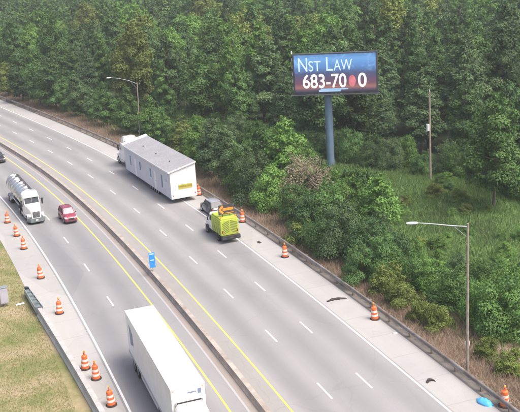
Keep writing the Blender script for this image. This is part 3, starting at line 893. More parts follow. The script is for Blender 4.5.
def help_truck():
    c0 = RP(83.1, -9.8)
    h = heading(86, True)
    t = thing('service_truck', 'lime yellow highway service truck with arrow board on the shoulder lane', 'truck', c0, h, zs=1.25)
    Lm = M['lime']
    hw = 1.18
    MB().box(.1, 6.2, -.45, .45, .45, .75).build('chassis', M['chassis'], t)
    MB().box(.05, 3.5, -hw, hw, .78, 2.35).build('service_body', Lm, t, .04)
    MB().box(.15, 3.4, -hw + .1, hw - .1, 2.352, 2.52).build('body_roof', Lm, t, .04)
    def rr(x, w_, zb, zt, b=.15):
        return [(x, -w_, zb), (x, -w_, zt - b), (x, -w_ + b, zt), (x, w_ - b, zt), (x, w_, zt - b), (x, w_, zb)]
    MB().loft([rr(3.55, 1.02, .6, 2.35), rr(4.55, 1.02, .6, 2.37), rr(5.05, 1.0, .6, 1.55, .1), rr(6.2, .96, .6, 1.42, .15), rr(6.4, .9, .6, 1.15, .15)], True).build('cab', M['white'], t, .05)
    MB().hexa([(4.60, -.92, 2.28), (5.09, -.95, 1.60), (5.09, .95, 1.60), (4.60, .92, 2.28), (4.64, -.92, 2.31), (5.13, -.95, 1.63), (5.13, .95, 1.63), (4.64, .92, 2.31)]).build('windshield', M['glass'], t)
    for sg in (-1, 1):
        MB().box(3.75, 4.5, sg * 1.02 - .015, sg * 1.02 + .015, 1.58, 2.15).build('side_window', M['glass'], t)
        MB().box(4.75, 4.9, sg * 1.2 - .1, sg * 1.2 + .1, 1.5, 1.85).build('mirror', M['black'], t, .03)
        for j, (x0, x1, z0, z1) in enumerate(((.25, 1.0, 1.55, 2.25), (1.1, 2.3, 1.55, 2.25), (2.4, 3.4, .9, 2.25))):
            d_ = MB().box(x0, x1, sg * hw - .012, sg * hw + .012, z0, z1).build('locker_door', Lm, t, .008)
            MB().box((x0 + x1) / 2 - .08, (x0 + x1) / 2 + .08, sg * (hw + .016) - .01, sg * (hw + .016) + .01, z0 + .3, z0 + .36).build('handle', M['black'], d_)
        for k in range(4):       # slanted dark stripes on the flank
            x = .3 + k * .8
            MB().hexa([(x, sg * (hw + .014) - .003, .9), (x + .22, sg * (hw + .014) - .003, .9), (x + .22, sg * (hw + .014) + .003, .9), (x, sg * (hw + .014) + .003, .9),
                       (x + .35, sg * (hw + .014) - .003, 1.45), (x + .57, sg * (hw + .014) - .003, 1.45), (x + .57, sg * (hw + .014) + .003, 1.45), (x + .35, sg * (hw + .014) + .003, 1.45)]).build('flank_stripe', M['lime_dark'], t)
        for xw in (1.35, 5.45):
            MB().loft([[(xw + .5 * math.cos(a), sg * y, .42 + .5 * math.sin(a)) for a in np.linspace(-.2, math.pi + .2, 12)] for y in (.8, hw + .012)], True, True).build('wheel_arch', M['black'], t)
            wheel(t, xw, sg * 1.06, .42, .28)
        MB().box(-.02, .03, sg * 1.0 - .08, sg * 1.0 + .08, 1.05, 1.3).build('tail_light', M['red_lens'], t, .02)
        MB().cyl((.35, sg * .95, 2.52), (.35, sg * .95, 2.70), .1, n=10).build('beacon', M['amber_lens'], t)
        # chevrons on the back: rising stripes that meet in the middle
        for k in range(7):
            z = .86 + k * .175
            y0, y1 = sg * .98, sg * .06
            MB().hexa([(.022, y0, z), (.028, y0, z), (.028, y1, z + .30), (.022, y1, z + .30), (.022, y0, z + .10), (.028, y0, z + .10), (.028, y1, z + .40), (.022, y1, z + .40)]).build('rear_chevron', M['lime_dark'], t)
    MB().box(.03, .044, -1.1, 1.1, .82, 2.3).build('tailgate', Lm, t, .005)
    MB().box(-.38, .02, -1.2, 1.2, .42, .80).build('rear_bumper', M['black'], t, .04)
    for y in (-.9, 0, .9):
        MB().box(-.39, -.37, y - .22, y + .22, .52, .66).build('bumper_reflector', M['chassis'], t)
    MB().box(6.35, 6.5, -1.0, 1.0, .45, .75).build('front_bumper', M['black'], t, .03)
    for sg in (-1, 1):
        MB().box(6.3, 6.43, sg * .75 - .14, sg * .75 + .14, .85, 1.05).build('headlight', M['head_lens'], t, .02)
    # arrow board on its mast above the body
    bd = MB().box(.95, 1.05, -1.12, 1.0, 2.75, 3.72).build('arrow_board', M['chassis'], t, .02)
    MB().cyl((1.02, -.5, 2.5), (1.02, -.5, 2.8), .05, n=8).build('mast', M['black'], t)
    MB().cyl((1.02, .5, 2.5), (1.02, .5, 2.8), .05, n=8).build('mast', M['black'], t)
    def bar(y0, z0, y1, z1, w_=.12):
        dy, dz = y1 - y0, z1 - z0
        l = math.hypot(dy, dz)
        ny, nz = -dz / l * w_, dy / l * w_
        MB().hexa([(.93, y0 - ny, z0 - nz), (.947, y0 - ny, z0 - nz), (.947, y1 - ny, z1 - nz), (.93, y1 - ny, z1 - nz), (.93, y0 + ny, z0 + nz), (.947, y0 + ny, z0 + nz), (.947, y1 + ny, z1 + nz), (.93, y1 + ny, z1 + nz)]).build('arrow_lamp', M['arrow_lamp'], bd)
    bar(-.95, 3.25, .45, 3.25, .13)
    bar(.85, 3.27, .40, 3.62)
    bar(.85, 3.23, .40, 2.88)
    bar(-1.0, 2.86, .2, 2.86, .035)
    return t
help_truck()

# ------------------------------------------------------------------ traffic drums
def drum_proto():
    t = thing('traffic_drum', 'orange drum', 'traffic drum')
    n = 18
    MB().lathe([(.47, 0.0), (.47, .07), (.36, .09), (.36, 0.0)], n).build('rubber_base', M['rubber'], t)
    segs = [(.10, .32, 'orange'), (.32, .50, 'reflective'), (.50, .68, 'orange'), (.68, .86, 'reflective'), (.86, 1.12, 'orange')]
    def rad(z):
        return .365 - .06 * z
    for i, (a, b, c) in enumerate(segs):
        st = .012 * i
        MB().lathe([(rad(a) - st, a), (rad(a) - st, b - .003)], n).build('orange_band' if c == 'orange' else 'reflective_band', M[c], t)
    MB().lathe([(.235, 1.12), (.20, 1.18), (.05, 1.19)], n).build('top_cap', M['orange'], t)
    h = MB()
    h.tube([(-.1, 0, 1.17), (-.09, 0, 1.30), (0, 0, 1.34), (.09, 0, 1.30), (.1, 0, 1.17)], [.035] * 5, 6)
    h.build('handle', M['orange'], t)
    MB().box(-.06, .06, -.05, .05, 1.345, 1.42).build('lamp_case', M['orange'], t, .01)
    MB().cyl((0, -.05, 1.49), (0, .05, 1.49), .085, n=12).build('lamp_lens', M['amber_lens'], t)
    return t
DR = [(109.2, 13.47, 'orange and white drum at the left edge of the picture, first on near shoulder'),
      (101.9, 13.43, 'orange and white drum second from the left edge on the near shoulder'),
      (95.6, 13.58, 'orange and white drum third from the left edge on the near shoulder'),
      (83.3, 13.57, 'orange and white drum on the near shoulder, alone above the crash cushion'),
      (71.3, 13.56, 'orange and white drum beside the end of the pale parapet and crash cushion'),
      (56.9, 13.62, 'orange and white drum, upper one of the close pair beside the near truck'),
      (54.4, 13.11, 'orange and white drum, lower one of the close pair beside the near truck'),
      (49.0, 12.88, 'orange and white drum at the very bottom edge, left of the near truck'),
      (105.8, -13.95, 'orange and white drum right behind the back wall of the mobile home'),
      (90.0, -14.15, 'orange and white drum by the guard rail, right of the lime truck'),
      (74.7, -13.35, 'orange and white drum alone on the far shoulder below the lime truck'),
      (54.1, -13.94, 'orange and white drum on the far shoulder at the lower right'),
      (34.9, -15.1, 'orange and white drum in the lower right corner beyond the guard rail')]
dp = drum_proto()
for i, (s, o, lb) in enumerate(DR):
    d_ = dp if i == 0 else copy_tree(dp)
    d_.location = RP(s, o)
    d_.rotation_euler = (random.uniform(-.06, .06), random.uniform(-.06, .06), random.uniform(0, 6))
    d_.scale = (1.0, 1.0, 1.12)
    d_['label'] = lb
    d_['group'] = 'traffic drums lining the near shoulder' if o > 0 else 'traffic drums along the far shoulder'

# ------------------------------------------------------------------ signs, poles, litter
def mile_marker():
    p = RP(76.7, 2.0, .62)
    t = thing('mile_marker', 'tall narrow blue marker sign on top of the median barrier', 'sign', p, RH(78) - math.pi / 2)
    MB().cyl((0, 0, -.25), (0, 0, 2.1), .035, n=8).build('post', M['steel'], t)
    pn = MB().box(-.34, .34, -.066, -.036, .45, 2.25).build('panel', M['blue_sign'], t, .01)
    MB().box(-.22, .22, -.072, -.0665, 1.30, 1.42).build('pale_band', M['pale_sign'], pn)
    MB().box(-.24, .24, -.072, -.0665, 2.0, 2.16).build('pale_band', M['pale_sign'], pn)
mile_marker()

def street_light(label, loc, h, arm, ang, rise=.34, lean=(0, 0), thick=1.0):
    t = thing('street_light', label, 'street light', loc, ang, group='wood pole street lights')
    MB().tube([(0, 0, -.5), (0, 0, h * .5), (0, 0, h)], [.17 * thick, .14 * thick, .11 * thick], 10).build('pole', M['wood'], t)
    t.rotation_euler = (lean[0], lean[1], ang)
    a = [(0, 0, h - .25), (arm * .3, 0, h - .25 + rise * .55), (arm * .7, 0, h - .1 + rise * .9), (arm, 0, h + rise)]
    MB().tube(a, [.055, .05, .045, .04], 8).build('arm', M['steel'], t)
    MB().cyl((0, 0, h - 1.2), (arm * .28, 0, h - .25 + rise * .5), .02, n=6).build('brace', M['steel'], t)
    x0 = arm - .1
    rings = []
    for x, hw_, hz in ((0, .06, .06), (.15, .14, .09), (.45, .19, .10), (.75, .17, .09), (.92, .06, .04)):
        rings.append([(x0 + x, hw_ * math.cos(q), h + rise + hz * math.sin(q)) for q in np.linspace(0, 2 * math.pi, 11)[:-1]])
    ld = MB().loft(rings, True, True).build('lamp_head', M['lamp_head'], t)
    MB().lathe([(.15, h + rise - .07), (.12, h + rise - .13), (.03, h + rise - .15)], 12, (x0 + .5, 0)).build('lens', M['glass_light'], ld)
    MB().box(-.2, .2, -.14, -.1, 2.6, 3.0).build('tag_plate', M['reflective'], t)
    return t
pl = RP(40.5, -15.4)
street_light('tall wood street light pole by the guard rail at lower right', pl, 13.2, 4.0, math.pi - .1, .2, thick=.8)
pl = Vector((-21.6, 166.9, 0))
street_light('wood street light pole behind the white toter truck', pl, 11.9, 5.2, math.pi + .55, 1.3, (0, -.05), .7)

def utility_pole():
    t = thing('utility_pole', 'grey wooden utility pole standing in front of the dark woods right of billboard', 'utility pole', (25.6, 130.6, -.3))
    MB().tube([(0, 0, -.5), (0, 0, 6), (0, 0, 13.4)], [.19, .16, .12], 10).build('pole', M['wood'], t)
    MB().cyl((-.32, -.1, 7.6), (-.32, -.1, 8.6), .24, n=12).build('transformer', M['lamp_head'], t)
    MB().box(-.16, .16, -.09, -.02, 10.1, 10.3).build('bracket', M['steel'], t)
    MB().cyl((0, 0, 13.4), (0, 0, 13.65), .05, n=8).build('insulator', M['lamp_head'], t)
utility_pole()

def billboard():
    t = thing('billboard', 'blue digital billboard on a tall steel post in front of the woods', 'billboard', (11.65, 141.0, -.3), math.radians(-12.0))
    bx0, bx1, z0, z1 = -5.25, 7.95, 12.35, 18.65
    MB().cyl((0, 0.6, -1.0), (0, 0.6, 12.7), .62, .58, 20).build('post', M['bill_steel'], t)
    MB().box(bx0 + .3, bx1 - .3, .3, .9, z0 + .3, z0 + .75).build('head_beam', M['bill_steel'], t, .03)
    fr = MB().box(bx0, bx1, -.45, .25, z0, z1).build('cabinet', M['bill_dark'], t, .05)
    MB().box(bx0 - .3, bx1 + .3, -1.25, -.5, z0 - .12, z0 - .04).build('catwalk', M['bill_dark'], t)
    for i in range(9):
        x = bx0 + .2 + i * (bx1 - bx0 - .4) / 8
        MB().cyl((x, -1.2, z0 - .04), (x, -1.2, z0 + .35), .02, n=5).build('catwalk_rail_post', M['bill_dark'], t)
    for i in range(6):
        z = z0 + .7 + i * 1.12
        MB().box(bx0 - .14, bx0 - .005, -.3, .1, z, z + .45).build('side_vent', M['lamp_head'], t, .01)
    # the screen: real self-lit picture
    m, nt, b = newmat('screen')
    N, L = nt.nodes.new, nt.links.new
    tc = N('ShaderNodeTexCoord')
    sx = N('ShaderNodeSeparateXYZ')
    L(tc.outputs['Object'], sx.inputs[0])
    v = N('ShaderNodeMapRange'); v.inputs['From Min'].default_value = z0; v.inputs['From Max'].default_value = z1
    L(sx.outputs['Z'], v.inputs[0])
    rp = N('ShaderNodeValToRGB')
    cols = [(0.0, (.035, .03, .06)), (.08, (.06, .045, .09)), (.16, (.30, .13, .12)), (.26, (.14, .06, .10)), (.5, (.06, .075, .17)), (.66, (.09, .22, .50)), (.85, (.14, .34, .66)), (1.0, (.07, .18, .42))]
    el = rp.color_ramp.elements
    while len(el) < len(cols):
        el.new(.5)
    for i, (p_, c) in enumerate(cols):
        el[i].position = p_
        el[i].color = hexcol(c)
    L(v.outputs[0], rp.inputs[0])
    nz = N('ShaderNodeTexNoise'); nz.inputs['Scale'].default_value = .55; nz.inputs['Detail'].default_value = 5
    nz.inputs['Distortion'].default_value = 1.6
    L(tc.outputs['Object'], nz.inputs[0])
    r2 = N('ShaderNodeMapRange'); r2.inputs['From Min'].default_value = .52; r2.inputs['From Max'].default_value = .75; r2.inputs['To Max'].default_value = .55
    L(nz.outputs['Fac'], r2.inputs[0])
    mu = N('ShaderNodeMath'); mu.operation = 'MULTIPLY'; L(r2.outputs[0], mu.inputs[0])
    v2 = N('ShaderNodeMapRange'); v2.inputs['From Min'].default_value = .4; v2.inputs['From Max'].default_value = .7; L(v.outputs[0], v2.inputs[0]); L(v2.outputs[0], mu.inputs[1])
    mx = N('ShaderNodeMix'); mx.data_type = 'RGBA'; L(mu.outputs[0], mx.inputs[0]); L(rp.outputs[0], mx.inputs[6]); mx.inputs[7].default_value = (.35, .62, .92, 1)
    b.inputs['Base Color'].default_value = (.01, .01, .012, 1)
    b.inputs['Roughness'].default_value = .5
    L(mx.outputs[2], b.inputs['Emission Color'])
    b.inputs['Emission Strength'].default_value = .8
    sc_ = MB().box(bx0 + .28, bx1 - .28, -.5, -.452, z0 + .3, z1 - .22).build('screen', m, t)
    white = mat('screen_white', (.50, .64, .86), .5, var=.12, scale=.8, emit=.42)
    pink = mat('screen_cream', (.88, .76, .76), .5, var=.02, emit=.6)
    red = mat('screen_red', (.55, .16, .19), .5, var=.25, scale=1.2, emit=.3)
    pale = mat('screen_pale_blue', (.28, .46, .68), .5, var=.05, emit=.4)
    def word(body, x0, x1, za, zt_, mm, name='lettering', off=0.0):
        c = bpy.data.curves.new('text', 'FONT')
        c.body, c.size, c.extrude, c.offset = body, 1.0, .006, off
        o_ = put_text(c, sc_, mm, Matrix.Identity(4), name)
        co = [v.co for v in o_.data.vertices]
        xa, xb = min(v.x for v in co), max(v.x for v in co)
        ya, yb = min(v.y for v in co), max(v.y for v in co)
        kx, kz = (x1 - x0) / (xb - xa), (zt_ - za) / (yb - ya)
        o_.data.transform(Matrix(((kx, 0, 0, bx0 + x0 - xa * kx), (0, 0, -1, -.51), (0, kz, 0, za - ya * kz), (0, 0, 0, 1))))
    word('N', .95, 2.35, 15.9, 18.0, white)
    word('ST', 2.55, 4.45, 15.9, 17.5, white)
    word('L', 5.3, 6.3, 15.9, 18.0, white)
    word('AW', 6.45, 9.3, 15.9, 17.6, white)
    word('683-70', 1.55, 8.35, 13.25, 15.45, pink, off=.012)
    word('0', 10.15, 11.45, 13.25, 15.45, pink, off=.012)
    n_ = 20
    MB().loft([[(bx0 + 9.25 + .55 * math.cos(2 * math.pi * i / n_), y_, 14.25 + .9 * math.sin(2 * math.pi * i / n_)) for i in range(n_)] for y_ in (-.515, -.503)]).build('red_figure', red, sc_)
    MB().box(bx0 + 4.3, bx0 + 8.6, -.515, -.503, 12.95, 13.15).build('caption_strip', pale, sc_)
    MB().box(bx0 + 4.0, bx0 + 7.4, -.515, -.503, 12.66, 12.93).build('caption_strip', pale, sc_)
billboard()

t = thing('utility_cabinet', 'grey metal cabinet on a short post in the grass at left edge', 'cabinet', RP(76.6, 18.45), RH(76))
MB().box(-.3, .3, -.42, .42, .35, 2.1).build('case', M['cabinet'], t, .02)
MB().box(-.34, -.305, -.37, .37, .45, 2.0).build('door', M['cabinet'], t, .01)
MB().box(-.36, .36, -.48, .48, 2.103, 2.18).build('lid', M['steel'], t, .02)
MB().box(-.1, .1, -.1, .1, -.3, .35).build('post', M['wood'], t)

def lump(name, loc, rx, ry, rz_, m, label, cat, seed, rough=.18, rot=0.0):
    rg = np.random.default_rng(seed)
    n, k = 18, 8
    rings = []
    for j in range(k):
        a = math.pi / 2 * j / (k - 1)
        rings.append([(rx * math.cos(a) * math.cos(2 * math.pi * i / n) * (1 + rg.uniform(-rough, rough)), ry * math.cos(a) * math.sin(2 * math.pi * i / n) * (1 + rg.uniform(-rough, rough)), rz_ * math.sin(a) * (1 + rg.uniform(-rough, rough)) + .001) for i in range(n)])
    o = MB().loft(rings, True, True).build(name, m, label=label, cat=cat)
    o.location = loc
    o.rotation_euler.z = rot
lump('blue_tarp', RP(35.9, -14.0, .004), .74, .42, .36, M['blue_tarp'], 'bright blue tarp bundle against the guard rail in the lower right corner', 'tarp', 3, .14, 2.2)

def tyre_tread(loc, rz, L, label, seed):
    rg = np.random.default_rng(seed)
    n = 14
    rings = []
    for i in range(n + 1):
        u = i / n
        x = (u - .5) * L
        y = .28 * math.sin(u * 3.0) + .05 * rg.uniform(-1, 1)
        wd = .17 * (1 - .5 * abs(2 * u - 1) ** 2) + .04 * rg.uniform(-1, 1)
        z = .07 + .10 * math.sin(u * math.pi) * rg.uniform(.4, 1)
        rings.append([(x, y - wd, .005), (x, y - wd * .8, z), (x, y + wd * .8, z + .03), (x, y + wd, .005)])
    o = MB().loft(rings, True, True).build('tyre_tread', M['rubber'], label=label, cat='tyre debris')
    o.location = loc
    o.rotation_euler.z = rz
tyre_tread(RP(60.0, -12.75, .0), .2, 2.1, 'long torn strip of black tyre tread lying on the far shoulder', 5)
tyre_tread(RP(40.7, -12.05, .0), .3, .75, 'small scrap of black tyre tread on the far shoulder near the bottom edge', 6)
tyre_tread(RP(80.9, -12.78, .0), .7, .35, 'tiny dark scrap of tyre on the far shoulder between two drums', 7)
lump('litter', RP(50.3, -14.0, .002), .22, .16, .16, M['reflective'], 'white scrap of litter beside the guard rail on the far shoulder', 'litter', 9)
o = MB().hexa([(-.45, -.16, .02), (.45, -.14, .05), (.45, .14, .10), (-.45, .16, .06), (-.45, -.16, .06), (.45, -.14, .09), (.45, .14, .14), (-.45, .16, .10)]).build('white_board', M['reflective'], bevel=.01, label='small white board lying in the grass beside the crash cushion', cat='board')
o.location = RP(76.1, 16.95, -.02)
o.rotation_euler.z = .35

# ------------------------------------------------------------------ foliage
def leaf_cloud(pos, nrm, size, tint, rg, long=1.0):
    """rhombus leaves as one mesh block: returns verts (4n,3), tint (4n)"""
    n = len(pos)
    rnd = rg.normal(size=(n, 3))
    t = np.cross(nrm, rnd)
    t /= np.linalg.norm(t, axis=1)[:, None] + 1e-9
    b = np.cross(nrm, t)
    a = size[:, None] * long
    c = size[:, None] * .62
    fold = nrm * (size * .22)[:, None]
    v = np.stack([pos - t * a, pos + b * c - fold, pos + t * a, pos - b * c - fold], 1).reshape(-1, 3)
    return v, np.repeat(tint, 4)

def quads_mesh(name, v, tint, m):
    n = len(v) // 4
    me = bpy.data.meshes.new(name)
    me.vertices.add(4 * n)
    me.vertices.foreach_set('co', v.astype(np.float32).ravel())
    me.loops.add(4 * n)
    me.loops.foreach_set('vertex_index', np.arange(4 * n, dtype=np.int32))
    me.polygons.add(n)
    me.polygons.foreach_set('loop_start', np.arange(0, 4 * n, 4, dtype=np.int32))
    me.polygons.foreach_set('loop_total', np.full(n, 4, dtype=np.int32))
    at = me.attributes.new('tint', 'FLOAT', 'POINT')
    at.data.foreach_set('value', tint.astype(np.float32))
    me.update(calc_edges=True)
    if m is not None:
        me.materials.append(m)
    return me

def unit(v):
    return v / (np.linalg.norm(v, axis=1)[:, None] + 1e-9)

def crown_arrays(seed, h, r, z0, shape, n, leaf, nl):
    rg = np.random.default_rng(seed)
    ch = h - z0
    if shape == 'cone':
        env = lambda u: r * (1 - u) ** .8 * (.75 + .25 * np.minimum(1, u * 8)) + .12
    elif shape == 'oval':
        env = lambda u: r * np.sin(np.pi * np.clip(u ** .8 * .93 + .07, 0, 1)) ** .8
    elif shape == 'shrub':
        env = lambda u: r * np.sqrt(np.clip(1 - (u * .96) ** 2.2, 0.02, 1)) * (.85 + .15 * np.minimum(1, u * 5))
    else:
        env = lambda u: r * np.sqrt(np.clip(1 - ((u - .42) / .60) ** 2, 0.02, 1))
    u = (np.arange(nl) + rg.uniform(0, 1, nl)) / nl
    if shape == 'cone':
        u = 1 - np.sqrt(1 - u * .985)
    e = env(u)
    ang = np.arange(nl) * 2.39996 + rg.uniform(-.5, .5, nl)
    k = rg.uniform(.35, .82, nl)
    if shape == 'cone':
        lr = np.maximum(.30, e * rg.uniform(.42, .62, nl))
        k = rg.uniform(.45, .7, nl)
    else:
        lr = np.maximum(r * .16, e * rg.uniform(.30, .52, nl))
    asym = 1 + .22 * np.sin(ang + rg.uniform(0, 6))
    c = np.stack([np.cos(ang) * e * k * asym, np.sin(ang) * e * k * asym, z0 + u * ch], 1)
    ltint = rg.uniform(0, 1, nl)
    pw = lr ** 2
    li = rg.choice(nl, n, p=pw / pw.sum())
    d = unit(rg.normal(size=(n, 3)))
    d[:, 2] = np.where(d[:, 2] < -.35, -d[:, 2] * .6, d[:, 2])
    d = unit(d)
    sq = np.array([1, 1, .8 if shape != 'cone' else .55])
    rad = lr[li] * (0.62 + .46 * rg.uniform(0, 1, n) ** .7)
    pos = c[li] + d * rad[:, None] * sq + rg.normal(size=(n, 3)) * .06 * r ** .5
    pos[:, 2] = np.maximum(pos[:, 2], .03 * h)
    if shape != 'cone':
        ns = int(nl * 2.2)
        sl = rg.choice(nl, ns, p=(u + .25) / (u + .25).sum())
        sd_ = unit(rg.normal(size=(ns, 3)) * np.array([.8, .8, .3]) + np.array([0, 0, .75]))
        sb = c[sl] + sd_ * (lr[sl] * .8)[:, None]
        sL = rg.uniform(.25, .75, ns) * r * .42
        m_ = int(n * .16)
        k_ = rg.integers(0, ns, m_)
        f_ = rg.uniform(0, 1, m_)
        pos[:m_] = sb[k_] + sd_[k_] * (f_ * sL[k_])[:, None] + rg.normal(size=(m_, 3)) * (leaf * .9 * (1.15 - f_))[:, None]
        d[:m_] = unit(rg.normal(size=(m_, 3)) * .8 + np.array([0, 0, .4]))
    nrm = unit(d * .75 + rg.normal(size=(n, 3)) * .30 + np.array([0, 0, .32]))
    size = leaf * rg.uniform(.55, 1.25, n)
    tint = np.clip(.78 * ltint[li] + .22 * rg.uniform(0, 1, n), 0, 1)
    v, tn = leaf_cloud(pos, nrm, size, tint, rg, 1.25 if shape == 'cone' else 1.0)
    return v, tn, c

def trunk_mesh(name, seed, h, centers, r0, stems=1):
    rg = random.Random(seed)
    b = MB()
    top = h * .82
    for k in range(stems):
        dx, dy = ((rg.uniform(-.5, .5) * h * .12, rg.uniform(-.5, .5) * h * .12) if stems > 1 else (0, 0))
        pts = [(dx * .2, dy * .2, -.4), (dx + rg.uniform(-.1, .1), dy + rg.uniform(-.1, .1), h * .25), (dx + rg.uniform(-.25, .25), dy + rg.uniform(-.25, .25), h * .55), (dx + rg.uniform(-.3, .3), dy + rg.uniform(-.3, .3), top)]
        b.tube(pts, [r0, r0 * .78, r0 * .45, r0 * .12], 7)
    for c in centers[::2]:
        zz = max(.12 * h, c[2] - .55 * math.hypot(c[0], c[1]))
        b.tube([(0, 0, min(zz, top * .95)), (c[0] * .5, c[1] * .5, (zz + c[2]) / 2 - .05 * h * .2), (c[0] * .95, c[1] * .95, c[2])], [r0 * .38, r0 * .24, r0 * .07], 5)
    return b.mesh(name)

M['leaf_dark'] = leafmat('leaf_dark', (0.050, 0.104, 0.036), (0.107, 0.191, 0.063), (0.071, 0.137, 0.052))
M['leaf_mid'] = leafmat('leaf_mid', (0.073, 0.150, 0.043), (0.148, 0.269, 0.076), (0.098, 0.193, 0.063))
M['leaf_light'] = leafmat('leaf_light', (0.105, 0.210, 0.049), (0.205, 0.358, 0.087), (0.148, 0.279, 0.065))
M['leaf_yellow'] = leafmat('leaf_yellow', (0.137, 0.191, 0.045), (0.245, 0.311, 0.083), (0.171, 0.229, 0.060))
M['leaf_grey'] = leafmat('leaf_grey', (0.080, 0.142, 0.058), (0.157, 0.244, 0.103), (0.112, 0.188, 0.083))
M['leaf_pine'] = leafmat('leaf_pine', (0.057, 0.112, 0.049), (0.116, 0.193, 0.083), (0.082, 0.147, 0.063))
M['leaf_tan'] = leafmat('leaf_tan', (.28, .23, .165), (.46, .385, .29), (.33, .29, .20))

PROTO = {}
def proto(key, seed, h, r, z0, shape, n, leaf, nl, m, r0, stems=1):
    v, tn, c = crown_arrays(seed, h, r, z0, shape, n, leaf, nl)
    PROTO[key] = (quads_mesh('crown', v, tn, M[m]), None, h, r)
    tm = trunk_mesh('trunk', seed, h, c, r0, stems)
    tm.materials.append(M['bark'])
    PROTO[key] = (PROTO[key][0], tm, h, r)
    return key
def variants(base, specs):
    return [proto('%s%d' % (base, i), *s_) for i, s_ in enumerate(specs)]
BIG = {
    'dark': variants('dark', [(11, 17, 4.2, 3.0, 'round', 15000, .21, 34, 'leaf_dark', .28), (12, 19, 3.6, 3, 'oval', 15000, .21, 40, 'leaf_dark', .30)]),
    'mid': variants('mid', [(21, 17, 4.2, 3, 'round', 15000, .21, 36, 'leaf_mid', .28), (22, 19, 3.5, 3, 'oval', 15000, .21, 40, 'leaf_mid', .28), (23, 16, 3.4, 2.5, 'oval', 14000, .21, 34, 'leaf_mid', .26)]),
    'light': variants('light', [(31, 17, 4.0, 3, 'round', 15000, .21, 34, 'leaf_light', .26), (32, 16, 3.0, 2.5, 'oval', 13000, .20, 34, 'leaf_light', .24)]),
    'yellow': variants('yellow', [(41, 16, 4.2, 3, 'round', 15000, .21, 34, 'leaf_yellow', .26)]),
    'pine': variants('pine', [(51, 19, 4.3, 2.0, 'cone', 17000, .19, 70, 'leaf_pine', .28), (52, 17, 3.5, 2.0, 'cone', 15000, .19, 60, 'leaf_pine', .26)]),
    'grey': variants('grey', [(61, 17, 3.8, 3, 'oval', 15000, .21, 36, 'leaf_grey', .26)]),
}
SMALL = {
    'mid': variants('small_mid', [(71, 9, 2.9, 1.2, 'oval', 10500, 0.16, 26, 'leaf_mid', .13), (72, 9, 2.4, 1.0, 'oval', 9660, 0.15, 24, 'leaf_mid', .12)]),
    'light': variants('small_light', [(73, 9, 2.7, 1.0, 'oval', 10500, 0.16, 26, 'leaf_light', .12)]),
    'grey': variants('small_grey', [(74, 9, 2.6, .9, 'oval', 10500, 0.15, 28, 'leaf_grey', .12)]),
    'yellow': variants('small_yellow', [(75, 9, 2.9, 1.2, 'oval', 10080, 0.16, 26, 'leaf_yellow', .12)]),
    'cone': variants('small_cone', [(76, 8.5, 2.6, .6, 'cone', 10920, 0.13, 44, 'leaf_yellow', .13)]),
    'dark': variants('small_dark', [(77, 9, 3.0, 1.0, 'oval', 10500, 0.16, 26, 'leaf_dark', .13)]),
}
SHRUB = {
    'mid': variants('shrub_mid', [(81, 5.5, 2.9, .2, 'shrub', 14994, 0.104, 26, 'leaf_mid', .07, 3), (82, 5.2, 3.2, .2, 'shrub', 14994, 0.104, 22, 'leaf_mid', .07, 4)]),
    'light': variants('shrub_light', [(83, 5.5, 3.0, .2, 'shrub', 14994, 0.111, 24, 'leaf_light', .07, 4), (84, 5.0, 2.7, .2, 'shrub', 13566, 0.096, 20, 'leaf_light', .06, 3)]),
    'dark': variants('shrub_dark', [(85, 5.5, 3.0, .2, 'shrub', 14994, 0.104, 24, 'leaf_dark', .07, 4)]),
    'grey': variants('shrub_grey', [(86, 5.5, 2.9, .2, 'shrub', 14994, 0.096, 26, 'leaf_grey', .07, 4)]),
    'yellow': variants('shrub_yellow', [(87, 3.0, 1.7, .1, 'shrub', 7854, 0.081, 16, 'leaf_yellow', .04, 4)]),
    'tan': variants('shrub_tan', [(88, 4.5, 2.7, .2, 'shrub', 9282, 0.067, 26, 'leaf_tan', .05, 5)]),
}
def plant(key, x, y, h, name, label, cat, group, wide=1.0, rng=random):
    cm, tm, ph, pr = PROTO[key]
    t = bpy.data.objects.new(name, None)
    COL.objects.link(t)
    t.location = (x, y, terrain_z(x, y))
    k = h / ph
    t.scale = (k * wide, k * wide, k)
    t.rotation_euler = (rng.uniform(-.04, .04), rng.uniform(-.04, .04), rng.uniform(0, 6.28))
    tag(t, label, cat, group)
    obj('trunk' if name.endswith('tree') else 'stems', tm, None, t)
    obj('crown' if name.endswith('tree') else 'foliage', cm, None, t)
    return t

R = random.Random(21)
CW = {'dark': 'dark green', 'mid': 'green', 'light': 'bright green', 'yellow': 'yellowish green', 'grey': 'dull green', 'pine': 'dark pointed', 'cone': 'pale pointed', 'tan': 'dry tan'}
